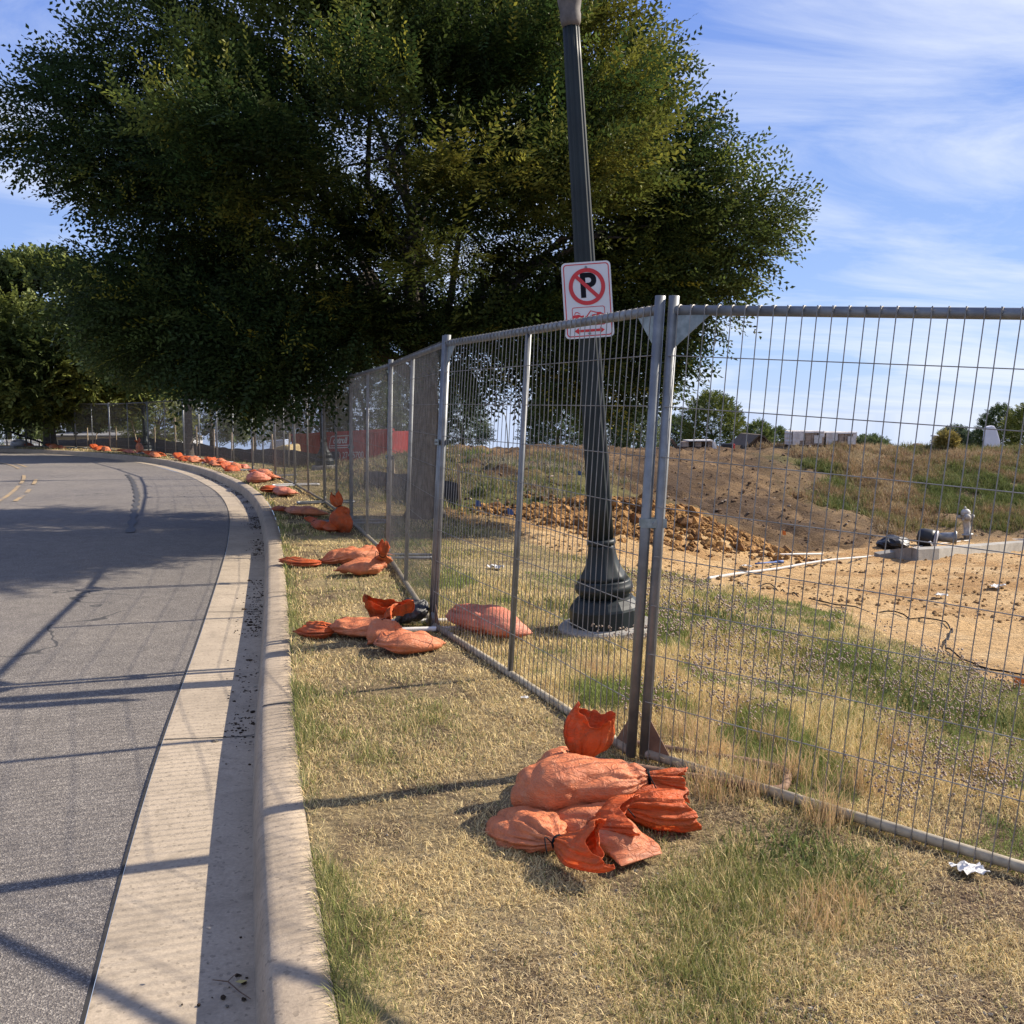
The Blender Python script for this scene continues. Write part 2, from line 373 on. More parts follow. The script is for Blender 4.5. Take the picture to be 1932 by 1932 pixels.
su = np.arange(0, L_[-1], .1); KC = np.stack([np.interp(su, L_, KC[:, i]) for i in (0, 1)], 1)
k_ = np.exp(-.5 * (np.arange(-24, 25) / 9.) ** 2); k_ /= k_.sum()
KC = np.stack([np.convolve(np.pad(KC[:, i], 24, mode='reflect', reflect_type='odd'), k_, 'valid') for i in (0, 1)], 1)
KT = np.gradient(KC, axis=0); KT /= np.linalg.norm(KT, axis=1)[:, None]
KN = np.stack([KT[:, 1], -KT[:, 0]], 1)          # pointing away from the road
KS = su
def strip(name, idx, offs, zs, mat, smooth=False, jitter=None):
    """sheet following the kerb line: offs along normal (positive away from road), zs heights"""
    C = KC[idx]; N = KN[idx]; offs = np.asarray(offs); n, m = len(C), len(offs)
    V = np.zeros((n, m, 3)); V[:, :, :2] = C[:, None] + N[:, None] * offs[None, :, None]; V[:, :, 2] = np.asarray(zs)[None, :]
    if jitter is not None: V = jitter(V)
    i, j = np.meshgrid(np.arange(n - 1), np.arange(m - 1), indexing='ij')
    Q = np.stack([i * m + j, i * m + j + 1, (i + 1) * m + j + 1, (i + 1) * m + j], -1).reshape(-1, 4)
    o = mesh_np(name, V.reshape(-1, 3), Q, mat, smooth)
    a = o.data.attributes.new('along', 'FLOAT_VECTOR', 'POINT'); al = np.zeros((n, m, 3), np.float32)
    al[:, :, 0] = KS[idx][:, None]; al[:, :, 1] = offs[None]; a.data.foreach_set('vector', al.ravel())
    return o
iall = np.arange(0, len(KC))
def _wob(V):
    p = V[..., :2]; V[..., 2] += .004 * (vn(p * 1.3, 5) - .5); return V
struct(strip('kerb', iall, [-.190, -.181, -.170, -.160, -.150, -.137, -.115, -.06, 0, .012, .02], [-.19, -.145, -.085, -.035, -.016, -.005, 0, .003, .002, -.03, -.2], M['kerb'], True, _wob))
struct(strip('gutter', iall, [-.60, -.5, -.37, -.24, -.17], [-.136, -.139, -.144, -.149, -.15], M['gutter'], True, _wob))
def _road(V):
    V[..., 2] += .012 * (vn(V[..., :2] * .5, 3) - .5); return V
struct(strip('road', iall, [-10.5, -9, -7.5, -6, -4.5, -3, -1.8, -1.1, -.85, -.606], [-.12, -.10, -.09, -.085, -.088, -.10, -.115, -.128, -.134, -.138], M['asphalt'], True, _road))
struct(strip('road_joint', iall, [-.612, -.600], [-.133, -.1315], M['joint']))
struct(strip('far_gutter', iall, [-10.98, -10.52], [-.125, -.125], M['gutter']))
struct(strip('far_kerb', iall, [-11.2, -11.15, -11.0, -10.98], [-.2, .02, .02, -.13], M['kerb']))
struct(strip('far_verge', iall, [-60, -30, -15, -11.17], [.3, .2, .05, .0], simple('far_grass', (.14, .13, .05), (.09, .1, .035), .95, s=2)))
# control joints in gutter and kerb every three metres
jb = MB()
for s_ in np.arange(1.55, 110, 3.05):
    i = int(np.argmin(np.abs(KS - s_ - .25))); c, n, t = KC[i], KN[i], KT[i]
    offs = [-.595, -.45, -.24, -.183, -.171, -.158, -.137, -.10, .0]; zz = [-.1315, -.138, -.1455, -.140, -.083, -.030, -.0015, .0045, .0055]
    sgn = 1.0; w = .0045
    P = []
    for o_, z_ in zip(offs, zz):
        q = c + n * o_ + t * .004 * math.sin(o_ * 40)
        P.append([[*(q - t * w), z_ + .001], [*(q + t * w), z_ + .001]])
    P = np.array(P).reshape(-1, 3); k = np.arange(len(offs) - 1) * 2
    jb.add(P, np.stack([k, k + 1, k + 3, k + 2], -1))
struct(jb.build('kerb_joints', M['joint']))

# yellow centre lines, worn and broken
def painted(name, offs, gaps, w=.075):
    b = MB()
    for a, e in gaps:
        ii = np.where((KS >= a) & (KS <= e))[0]
        C = KC[ii] + KN[ii] * offs; A = C - KN[ii] * w / 2; B = C + KN[ii] * w / 2
        z = np.interp(offs, [-7.5, -6, -4.5, -3, -1.8], [-.09, -.085, -.088, -.10, -.115]) + .010
        V = np.concatenate([np.c_[A, np.full(len(A), z)], np.c_[B, np.full(len(B), z)]]); n = len(A); k = np.arange(n - 1)
        b.add(V, np.stack([k, k + 1, n + k + 1, n + k], -1))
    return struct(b.build(name, M['yellow']))

# ---------------------------------------------------------------- terrain
def C(px, py, d): return tuple(D(px, py, d))
CP = []
for f_ in (1.2, 2.4):
    for y_ in (-4, -1, 1.5, 3.5, 6, 9, 12, 16, 20, 25, 30):
        pass
for s_ in np.arange(0, 118, 5.):
    i = int(np.argmin(np.abs(KS - s_)));  CP.append((*KC[i], 0.)); CP.append((*(KC[i] + KN[i] * 1.6), 0.))
CP += [(1, 0, -.05), (3, 0, -.18), (1.66, 3.06, -.10), (3, 2, -.2), (.5, 4, -.01), (.62, 6.4, -.04), (.2, 9, -.06), (-.9, 12, -.04), (-1.5, 14, -.03),
       (2.0, 9.5, -.25), (2.9, 7.3, -.25), (3.05, 6.1, -.28), (4.5, 3.5, -.3), (4, 10, -.6), (8, 13, -.85), (5, 16, -1.08), (9, 18, -1.25), (2.7, 13, -.72), (6.5, 7, -.45), (12, 8, -.5)]
CP += [C(900, 970, 14.2), C(900, 905, 19), C(900, 846, 27), C(1050, 843, 28), C(1100, 900, 20.5), C(1100, 960, 16.5), C(1100, 1020, 13.2),
       C(1250, 851, 31), C(1250, 925, 24), C(1250, 1000, 19), C(1400, 1052, 17.5), C(1400, 950, 24), C(1560, 1032, 20.5), C(1560, 950, 26), C(1560, 853, 33), C(1400, 853, 32),
       C(1750, 1012, 25), C(1750, 930, 29), C(1750, 862, 34), C(1930, 1003, 25.5), C(1930, 936, 29), C(1930, 863, 34), C(2250, 1000, 26), C(2250, 862, 34),
       C(700, 925, 19), C(660, 880, 30), C(760, 862, 29), C(780, 890, 21), C(560, 882, 27.5), C(560, 893, 40), C(690, 893, 38), C(450, 872, 33), C(300, 848, 48), C(100, 842, 52), C(-200, 842, 56)]
for px in (-600, -100, 300, 600, 900, 1200, 1500, 1800, 2300, 3200):
    CP += [C(px, 869, 62), C(px, 872, 130), C(px, 878, 420)]
CP = np.array(CP); EPS = .8
_d = np.sqrt(((CP[:, None, :2] - CP[None, :, :2]) ** 2).sum(-1) + EPS ** 2)
_A = np.block([[-_d + np.eye(len(CP)) * .02, np.ones((len(CP), 1))], [np.ones((1, len(CP))), np.zeros((1, 1))]])
_w = np.linalg.solve(_A, np.append(CP[:, 2], 0))
def ground0(xy):
    xy = np.asarray(xy, float).reshape(-1, 2); out = np.full(len(xy), _w[-1])
    for c, w in zip(CP, _w[:-1]): out -= w * np.sqrt((xy[:, 0] - c[0]) ** 2 + (xy[:, 1] - c[1]) ** 2 + EPS ** 2)
    return out
def xe(y): return np.interp(y, [-5, 0, 3.5, 6.1, 7.6, 9.7, 11, 14, 18, 24, 30, 38], [8, 6, 4.5, 3.05, 2.7, 1.9, .7, -.95, -2.9, -4.4, -7.4, -13])
def yf(x): return np.interp(x, [-3, -1, .5, 2, 4.1, 6.4, 10.4, 13, 25], [13, 14.3, 15, 16.5, 17.3, 20, 24.3, 25, 26])
HEAP = [(C(1110, 1003, 14.6), 1.1, .45, .12), (C(1230, 1008, 16), 1.3, .8, .34), (C(1320, 1020, 16.6), 1.2, .7, .30), (C(1410, 1043, 17.0), .9, .55, .13), (C(1040, 992, 14.3), .9, .35, .06)]
def zones(xy):
    x, y = xy[:, 0], xy[:, 1]; nz = fbm(xy * .9, 3, 31) - .5
    e = x - xe(y) + nz * .9
    lawn = 1 - sstep(-.12, .12, e)
    orange = (1 - lawn) * (1 - sstep(-.5, .6, y - yf(x) + (fbm(xy * .7, 3, 41) - .5) * 1.6))
    orange *= sstep(-1.5, .6, x + (y - 12) * .0)
    hill = np.clip(1 - lawn - orange, 0, 1)
    return lawn, orange, hill
def ground(xy, detail=True):
    xy = np.asarray(xy, float).reshape(-1, 2); z = ground0(xy)
    for c, a, b, h in HEAP: z += h * np.exp(-(((xy[:, 0] - c[0]) / a) ** 2 + ((xy[:, 1] - c[1]) / b) ** 2))
    if detail:
        lawn, orange, hill = zones(xy)
        z += lawn * .03 * (fbm(xy * 2.2, 3, 3) - .5)
        near = 1 - sstep(60, 120, xy[:, 1])
        z += hill * near * (.42 * (fbm(xy * .6, 5, 7, .62) - .5) + .20 * (np.abs(fbm(xy * 2.3, 3, 19) - .5) * 2 - .3) + .09 * (fbm(xy * 5.5, 3, 20, .6) - .5))
        rip = np.sin((xy[:, 1] * 1.0 + xy[:, 0] * .28 + 1.3 * fbm(xy * .8, 2, 23)) * 13) * .5
        z += orange * (.055 * rip * (.4 + fbm(xy * 1.3, 2, 24)) + .06 * (fbm(xy * np.array([2.2, 7.]), 3, 29) - .5) + .09 * (fbm(xy * .8, 3, 37) - .5))
        hp = np.zeros(len(xy))
        for c, a, b, h in HEAP: hp += h * np.exp(-(((xy[:, 0] - c[0]) / a) ** 2 + ((xy[:, 1] - c[1]) / b) ** 2))
        z += np.clip(hp * 3, 0, 1) * .20 * (fbm(xy * 3.5, 3, 43, .6) - .45)
        # bulldozed diagonal cut across the slope
        dl = (xy[:, 1] - 24) + (xy[:, 0] - 4.5) * 1.0
        z -= hill * .22 * np.exp(-(dl / .5) ** 2) * sstep(0, 3, xy[:, 0]) * (1 - sstep(9, 13, xy[:, 0]))
        # keep flush with the kerb
    return z
def H1(x, y): return float(ground([[x, y]])[0])
def hit(px, py, dmax=120.):
    r = ray(px, py); ds = np.exp(np.linspace(math.log(1.5), math.log(dmax), 900)); P = r[None] * (ds / r[1])[:, None] + [0, 0, EYE]
    g = ground(P[:, :2]); k = np.where(P[:, 2] <= g)[0]
    k = k[0] if len(k) else len(ds) - 1
    p = P[k]; p[2] = g[k]; return p

idx = np.unique(np.concatenate([np.arange(30, 420), np.arange(420, 560, 2), np.arange(560, len(KC), 6)]))
noff = [0.0]; st_ = .035
while noff[-1] < 520: noff.append(noff[-1] + st_); st_ = st_ * (1.012 if noff[-1] < 45 else 1.06)
noff = np.array(noff) + .008
TC = KC[idx]; TN = KN[idx].copy()
XY = (TC[:, None] + TN[:, None] * noff[None, :, None]); n_, m_ = XY.shape[:2]; flat = XY.reshape(-1, 2)
Z = ground(flat); kd = np.tile(noff, n_); Z = Z * sstep(0, .25, kd) - .004 * (1 - sstep(0, .1, kd))
lawn, orange, hill = zones(flat)
def mixv(a, b, t): return a * (1 - t[:, None]) + b * t[:, None]
v = lambda *a: np.array(a)[None, :]
nA = fbm(flat * 1.1, 4, 51); nB = fbm(flat * 5, 3, 52); nC = fbm(flat * .35, 3, 53)
cl = mixv(v(.26, .195, .105), v(.38, .295, .155), sstep(.35, .65, nA)); cl = mixv(cl, v(.13, .09, .058), sstep(.52, .68, nB) * .8)
co_ = mixv(v(.52, .345, .17), v(.39, .235, .105), sstep(.4, .7, nA)); co_ = mixv(co_, v(.58, .42, .235), sstep(.55, .75, nB) * .6)
ch = mixv(v(.105, .067, .036), v(.185, .120, .064), sstep(.4, .62, nA)); ch = mixv(ch, v(.065, .042, .027), sstep(.52, .68, nB) * .75); ch = mixv(ch, v(.07, .047, .032), sstep(.52, .62, fbm(flat * .7 + 9, 4, 57)) * .7)
gx = sstep(6.5, 9.5, flat[:, 0] - (flat[:, 1] - 25) * .1) * sstep(22, 27, flat[:, 1])
ch = mixv(ch, mixv(v(.22, .155, .085), v(.13, .135, .045), sstep(.5, .62, nC + .35 * (nB - .5))), np.clip(gx * .8 * sstep(.3, .5, nA + .1), 0, 1))
gl = sstep(-3, -1, flat[:, 0]) * (1 - sstep(3, 5.5, flat[:, 0])) * (1 - sstep(19, 23, flat[:, 1])) * sstep(.42, .6, nA)
ch = mixv(ch, v(.12, .14, .045), gl * .7)
ch = mixv(ch, v(.15, .14, .06), sstep(38, 50, flat[:, 1]))
col = cl * lawn[:, None] + co_ * orange[:, None] + ch * hill[:, None]
# bare grey trodden patch beside the camera at the right
bp = sstep(.44, .62, fbm(flat * 1.7, 4, 61)) * sstep(.55, 1.0, flat[:, 0]) * (1 - sstep(3.2, 3.8, flat[:, 1]))
col = mixv(col, v(.155, .105, .075), bp * .9)
i, j = np.meshgrid(np.arange(n_ - 1), np.arange(m_ - 1), indexing='ij')
Q = np.stack([i * m_ + j, i * m_ + j + 1, (i + 1) * m_ + j + 1, (i + 1) * m_ + j], -1).reshape(-1, 4)
struct(mesh_np('ground', np.c_[flat, Z], Q, M['soil'], True, col))
painted('yellow_centre_line', -4.30, [(19.0, 22.4), (23.2, 29.4), (29.9, 33.5), (37, 44)])
painted('yellow_centre_line', -4.04, [(20.1, 21.9), (24.9, 26.4), (27.0, 28.1), (29.6, 31.5), (38, 41)])
# sealed crack running over the asphalt
crk = G(100, 0, 0) if False else None
cb = MB(); cpts = [G(*q, -.075) for q in [(245, 1000), (256, 950), (258, 930), (250, 905), (240, 893)]]
cc = catmull(np.array(cpts), .15); tt = np.gradient(cc[:, :2], axis=0); tt /= np.linalg.norm(tt, axis=1)[:, None]; nn = np.stack([tt[:, 1], -tt[:, 0]], 1)
zr = []
def road_z(xy):
    d2 = ((KC[None] - xy[:, None]) ** 2).sum(-1); k = d2.argmin(1); off = -np.sqrt(d2.min(1))
    return np.interp(off, [-10.5, -9, -7.5, -6, -4.5, -3, -1.8, -1.1, -.85], [-.12, -.10, -.09, -.085, -.088, -.10, -.115, -.128, -.134])
zc_ = road_z(cc[:, :2]) + .010; wv = .045 + .02 * np.sin(np.arange(len(cc)))
V = np.concatenate([np.c_[cc[:, :2] - nn * wv[:, None], zc_], np.c_[cc[:, :2] + nn * wv[:, None], zc_]]); k = np.arange(len(cc) - 1)
cb.add(V, np.stack([k, k + 1, len(cc) + k + 1, len(cc) + k], -1)); struct(cb.build('road_crack_seal', simple('tar_seal', (.055, .053, .05), rough=.7)))
# concrete apron kerb curving round the hydrant, right of the site
def ribbon_wall(name, tops, bots, thick, mat):
    b = MB(); n = len(tops); T = np.array(tops); Bm = np.array(bots); d = np.array([0.0, thick, 0.0])
    V = np.concatenate([T, Bm, T + d, Bm + d - [0, 0, .3]]); k = np.arange(n - 1)
    b.add(V, np.concatenate([np.stack([k, k + 1, n + k + 1, n + k], -1), np.stack([k, 2 * n + k, 2 * n + k + 1, k + 1], -1), np.stack([2 * n + k, 3 * n + k, 3 * n + k + 1, 2 * n + k + 1], -1)]))
    b.poly([T[0], Bm[0], Bm[0] + d - [0, 0, .3], T[0] + d]); return b.build(name, mat)

# ---------------------------------------------------------------- temporary fence
FP = [  # bottom (x, y), top offset (dx, dz)
    ((.49, 3.91), (.09, 1.82)), ((-.52, 6.30), (.10, 1.84)), ((-1.20, 9.40), (.05, 1.85)), ((-2.06, 12.5), (.02, 1.86)), ((-2.93, 15.3), (.0, 1.85)),
    ((-4.20, 18.95), (.0, 1.84)), ((-5.25, 21.75), (.0, 1.84)), ((-6.55, 24.77), (.0, 1.84)), ((-8.5, 28.3), (.0, 1.84)), ((-10.6, 31.76), (.0, 1.84)), ((-13.1, 35.4), (0, 1.84)),
    ((-15.83, 38.7), (.0, 1.84)), ((-18.06, 40.7), (.0, 1.84)), ((-21.1, 42.7), (.0, 1.84)), ((-24.4, 43.8), (0, 1.84)), ((-27.8, 44.6), (0, 1.84))]
HT = 1.83
def bil(c, u, h):     # c = A0,B0,A1,B1
    return (c[0] * (1 - u) + c[1] * u) * (1 - h) + (c[2] * (1 - u) + c[3] * u) * h
def fence_panel(A, B, ta, tb, label, near=0, mid=True, ins=(.03, .03), group='temporary mesh fence panels along the kerb', mud=True):
    za, zb = H1(*A) + .035, H1(*B) + .035
    A0 = np.array([A[0], A[1], za]); B0 = np.array([B[0], B[1], zb]); A1 = A0 + [ta[0], 0, ta[1] - .035]; B1 = B0 + [tb[0], 0, tb[1] - .035]
    u = (B0 - A0) / np.linalg.norm(B0 - A0); A0 = A0 + u * ins[0]; A1 = A1 + u * ins[0]; B0 = B0 - u * ins[1]; B1 = B1 - u * ins[1]
    c = [A0, B0, A1, B1]; Lw = np.linalg.norm(B0 - A0)
    t = thing('mesh_fence', label, 'fence panel', A0, group)
    n = np.array([-u[1], u[0], 0]); n /= np.linalg.norm(n)
    if np.dot(n, np.array([0, 0, 0]) - (A0 + B0) / 2) < 0: n = -n
    seg = 14 if near else 8; r = .021
    for X0, X1 in ((A0, A1), (B0, B1)):
        d = (X1 - X0); top = X1 + d / np.linalg.norm(d) * .055
        b = MB(); b.tube([X0 - d * .012, X0 + d * .5, top], r, seg, cap=True); o = b.build('post', M['galv'], t, True)
        if near:
            cp = MB(); 
    b = MB(); b.tube([A1 + u * .012, B1 - u * .012], .0195, seg); b.build('top_rail', M['galv'], t, True)
    b = MB(); b.tube([A0 + u * .012, (A0 + B0) / 2, B0 - u * .012], .0195, seg); b.build('bottom_rail', M['mudrail'] if mud else M['galv'], t, True)
    if mid:
        b = MB(); m0, m1 = bil(c, .5, .0), bil(c, .5, 1.0); d = (m1 - m0) / np.linalg.norm(m1 - m0); b.tube([m0 + d * .018, m1 - d * .018], .0165, seg); b.build('middle_post', M['galv'], t, True)
    # welded mesh: vertical wires every 5 cm run in front of the rails, horizontals every 21 cm, slightly bowed
    nv = max(8, int(round((Lw - .04) / .0505))); uu = (np.arange(nv) + .6) / nv
    rw = .0021 if near else .0021; off = n * (.0195 + rw + .0008)
    b = MB(); As = []; Bs = []
    hs = np.linspace(-.012, 1.012, 5 if near else 2)
    bow = lambda u_, h_: n * (.012 * math.sin(3 * u_ * math.pi + 1) * math.sin(h_ * math.pi)) if near else 0
    for w_ in uu:
        jx = random.uniform(-.0016, .0016) / Lw
        for h0, h1 in zip(hs[:-1], hs[1:]):
            As.append(bil(c, w_ + jx * (1 + h0), h0) + off + bow(w_, h0)); Bs.append(bil(c, w_ + jx * (1 + h1), h1) + off + bow(w_, h1))
    for h_ in np.arange(1, 9) / 9.0 + .012:
        us = np.linspace(0, 1, 13 if near else 3)
        for a_, e_ in zip(us[:-1], us[1:]):
            As.append(bil(c, a_, h_) + off * .8 + bow(a_, h_)); Bs.append(bil(c, e_, h_) + off * .8 + bow(e_, h_))
    b.sticks(As, Bs, rw, 5 if near else 3)
    if near:  # wire ends wrapped over the rails
        for w_ in uu:
            for h_, sg in ((1.0, 1), (0.0, -1)):
                q = bil(c, w_, h_); rr = .0195 + .0018
                P = [q + n * rr * math.cos(a) + np.array([0, 0, sg]) * rr * math.sin(a) for a in np.linspace(0, 2.3, 6)]
                b.sticks(P[:-1], P[1:], .002, 4)
    b.build('wire_mesh', M['wire'], t, False)
    # triangular gusset plates in the upper corners
    for k_, (X1, dr) in enumerate(((A1, u), (B1, -u))):
        s_ = .14 if near else .12
        dn = (A0 - A1) if k_ == 0 else (B0 - B1); dn = dn / np.linalg.norm(dn)
        g = MB(); p = X1 + dr * .018; P = [p + dn * .018, p + dr * s_ + dn * .018, p + dr * .005 + dn * s_]
        g.slab(P, n * .003); g.build('corner_plate', M['galv2'], t)
    if near:
        for X0, X1, dr in ((A0, A1, u), (B0, B1, -u)):
            dn = (X1 - X0) / np.linalg.norm(X1 - X0); g = MB(); p = X0 + dr * .018
            g.slab([p + dn * .018, p + dr * .10 + dn * .018, p + dr * .004 + dn * .14], n * .003); g.build('corner_plate', M['rust'], t)['label'] = 'rusty lower corner plate'
    return t, c
def P3(p): return np.array([p[0], p[1], H1(*p)])
# the near right panel turns away from the kerb line, toward the viewer's right
rA = (.540, 3.90); rdir = np.array([1.66, 3.06]) - rA; rdir /= np.linalg.norm(rdir); rB = tuple(np.array(rA) + rdir * 2.9)
fence_panel(rA, rB, (.09, 1.82), (.30, 1.79), 'nearest mesh fence panel, running from the twin posts out of the picture on the right', near=1, mid=False, group=None, ins=(.002, .03))
ordn = ['mesh fence panel before the leaning lamp post, between twin posts and black bag', 'second mesh fence panel from the twin posts, just beyond the black bag',
        'third mesh fence panel from the twin posts, in front of the tree trunk', 'fourth mesh fence panel from the twin posts, in front of the red container', 'fifth mesh fence panel from the twin posts, under the low hanging branches',
        'sixth mesh fence panel from the twin posts, where the line starts to curve left', 'seventh mesh fence panel from the twin posts', 'eighth mesh fence panel from the twin posts, beside the cluster of flat sandbags',
        'ninth mesh fence panel from the twin posts', 'tenth mesh fence panel from the twin posts, right of the far lamp post', 'eleventh mesh fence panel from the twin posts, in front of the far lamp post',
        'twelfth mesh fence panel from the twin posts, left of the far lamp post', 'thirteenth mesh fence panel from the twin posts', 'last full grey mesh fence panel at the far left bend, beside the handrail', 'outermost mesh fence panel at the left edge behind the handrail']
for k in range(len(FP) - 1):
    (A, ta), (B, tb) = FP[k], FP[k + 1]
    fence_panel(A, B, ta, tb, ordn[k], near=1 if k == 0 else 0, ins=(.002, .03) if k == 0 else (.03, .03))
# clamps joining neighbouring posts
cl_lab = ['flat galvanised clamp joining the nearest twin posts', 'galvanised clamp on the posts above the black bag', 'clamp on the posts beyond the second panel', 'clamp on the posts by the tree trunk', 'clamp on the posts by the red container']
for k in range(5):
    (p, tt_) = FP[k]; z0 = H1(*p) + (.98 if k != 1 else 1.22); f_ = (z0 - H1(*p)) / 1.83
    c = np.array([p[0] + tt_[0] * f_ + (.027 if k == 0 else 0), p[1], z0])
    if k == 0: d = np.array([.92, -.02, 0])
    else:
        q = FP[k + 1][0]; o_ = FP[k - 1][0]; d = np.array([q[0] - o_[0], q[1] - o_[1], 0]); 
    d = d / np.linalg.norm(d); n = np.array([-d[1], d[0], 0]); 
    if np.dot(n, -c) < 0: n = -n
    t = thing('pipe_clamp', cl_lab[k], 'clamp', c, 'clamps joining the fence panels'); hw = .052 if k == 0 else .06
    for s_ in (1, -1):
        b = MB(); P = []
        for a in np.linspace(-1, 1, 9): P.append(c + d * a * hw + n * s_ * (.0235 + .003 * math.cos(a * 6)))
        P = np.array(P); zz = np.array([0, 0, .018]); V = np.concatenate([P - zz, P + zz, P - zz + n * s_ * .004, P + zz + n * s_ * .004]); m = len(P); k2 = np.arange(m - 1)
        b.add(V, np.concatenate([np.stack([k2, k2 + 1, m + k2 + 1, m + k2], -1), np.stack([2 * m + k2, 2 * m + k2 + 1, 3 * m + k2 + 1, 3 * m + k2], -1), np.stack([m + k2, m + k2 + 1, 3 * m + k2 + 1, 3 * m + k2], -1), np.stack([k2, k2 + 1, 2 * m + k2 + 1, 2 * m + k2], -1)]))
        b.build('clamp_band', M['galv2'], t)
    b = MB(); b.tube([c - n * .035, c + n * .042], .006, 8); b.build('bolt', M['galv'], t)
# tubular feet lying across under the fence
ft_lab = ['muddy tubular fence foot under the nearest sandbag pile', 'white tubular fence foot lying across under the bags beside the black bag', 'tubular fence foot under the second sandbag group', 'tubular fence foot under the upright knotted sandbag', 'tubular fence foot beside the pink and bright orange sandbag', 'tubular fence foot near the round pink sandbag', 'tubular fence foot at the flat sandbag cluster', 'tubular fence foot left of the flat sandbag cluster', 'tubular fence foot by the tenth panel', 'tubular fence foot right of the far lamp post', 'tubular fence foot left of the far lamp post', 'tubular fence foot beside the far loose sandbags', 'tubular fence foot at the last sandbag pair']
for k in range(13):
    p = np.array(FP[k][0]); q = np.array(FP[k + 1][0]); u = (q - p) / np.linalg.norm(q - p); n = np.array([-u[1], u[0]])
    if k == 0: n = np.array([math.cos(R(158)), math.sin(R(158))])
    if k == 1: n = np.array([-.97, -.22])
    u = np.array([n[1], -n[0]])
    P = []; w = .13; l1, l2 = (.42, .45) if k != 0 else (.16, .62)
    for a in np.linspace(0, 2 * math.pi, 40, endpoint=True):
        x = math.cos(a); y = math.sin(a); ex = .22
        xx = (l1 if x > 0 else l2) * math.copysign(abs(x) ** ex, x); yy = w * math.copysign(abs(y) ** .45, y)
        g = p + n * xx + u * yy; P.append([g[0], g[1], H1(*g) + .024])
    t = thing('stand_loop', ft_lab[k], 'fence foot', (*p, H1(*p)), 'tubular feet under the fence')
    b = MB(); b.tube(P, .0165, 10, cap=False); b.build('tube_loop', M['rust'] if k == 0 else (M['whitepipe'] if k in (1, 5, 8) else M['galv']), t, True)
    if k == 0: continue
    b = MB(); 
    for s_ in (1, -1):
        e = p + u * s_ * .03; b.tube([[*(p - u * .13), H1(*p) + .03], [*(p + u * .13), H1(*p) + .03]], .012, 8)
        break
    for s_ in (-1, 1):
        e = p + u * s_ * .045; b.tube([[*e, H1(*p) + .03], [*e, H1(*p) + .12]], .0145, 8)
    b.build('socket_bar', M['galv'], t, True)

# ---------------------------------------------------------------- lamp posts
def lamp_post(base, lean, label, seg=48, dzc=0.):
    """base world xyz; lean = horizontal offset per metre of height (x, y)"""
    ax = np.array([lean[0], lean[1], 1.0]); ax /= np.linalg.norm(ax)
    x = np.cross([0, 1, 0], ax); x /= np.linalg.norm(x); y = np.cross(ax, x); Mx = np.stack([x, y, ax], 1)
    t = thing('lamp_post', label, 'lamp post', base, 'fluted lamp posts behind the fence')
    b = MB(); b.lathe([(.30, -.25), (.322, .04), (.318, .08), (.305, .092)], base, 24, Mx, cap=True); b.build('concrete_footing', M['old_conc'], t, False)
    b = MB(); b.lathe([(.235, .09), (.238, .10), (.238, .20), (.232, .215), (.215, .235), (.205, .25), (.19, .265), (.17, .275)], base, 16, Mx); b.build('plinth', M['lampgreen'], t, False, bevel=.004)
    b = MB(); b.lathe([(.15, .27), (.165, .29), (.187, .315), (.192, .335), (.188, .355), (.175, .368), (.178, .378), (.17, .388)], base, seg, Mx); b.build('base_ring', M['lampgreen'], t, True)
    pr = np.array([(.168, .388), (.150, .42), (.125, .46), (.104, .51), (.094, .56), (.090, .60), (.089, .62)]); fl = np.full(len(pr), .06)
    b = MB(); b.lathe(pr, base, 72, Mx, flute=(8, fl)); b.build('bell', M['lampgreen'], t, True)
    b = MB(); b.lathe([(.09, .618), (.096, .63), (.096, .645), (.088, .655)], base, seg, Mx); b.build('collar', M['lampgreen'], t, True)
    zz = np.linspace(.65, 4.05 + dzc, 16); pr = np.stack([np.interp(zz, [.65, 4.05], [.083, .050]), zz], 1)
    b = MB(); b.lathe(pr, base, 120, Mx, flute=(12, np.full(16, .13))); b.build('fluted_shaft', M['lampgreen'], t, True)
    b = MB(); b.lathe([(r_, z_ + dzc) for r_, z_ in [(.052, 4.03), (.062, 4.06), (.066, 4.10), (.062, 4.12), (.07, 4.16), (.085, 4.26), (.098, 4.38), (.102, 4.42), (.09, 4.44)]], base, seg, Mx); cap_ = b.build('capital', M['lampcap'], t, True)
    b = MB(); b.lathe([(r_, z_ + dzc) for r_, z_ in [(.07, 4.43), (.14, 4.50), (.19, 4.62), (.20, 4.74), (.17, 4.90), (.10, 5.02), (.03, 5.08), (.012, 5.2), (.001, 5.22)]], base, 24, Mx); b.build('globe', simple('frosted_globe', (.6, .6, .57), rough=.3), cap_, True)
    return t, Mx, ax
lb = np.array([.63, 6.40, H1(.63, 6.40) - .02])
lt = D(1077, 45, 6.30); lean1 = ((lt - lb)[:2] / (lt - lb)[2])
_, LM, LA = lamp_post(lb, lean1, 'leaning dark green fluted lamp post carrying the no parking sign', dzc=float(np.linalg.norm(lt - lb)) - 4.05)
q = hit(613, 886); lamp_post(np.array([*D(613, 888, 24.5)[:2], H1(*D(613, 888, 24.5)[:2])]), (-.03, 0), 'dark lamp post half hidden by the big tree, in front of the red container', 24)
b3 = D(276, 850, 42.5); lamp_post(np.array([b3[0], b3[1], H1(b3[0], b3[1])]), (-.036, 0), 'far lamp post on the left bend, standing behind the fence', 24)

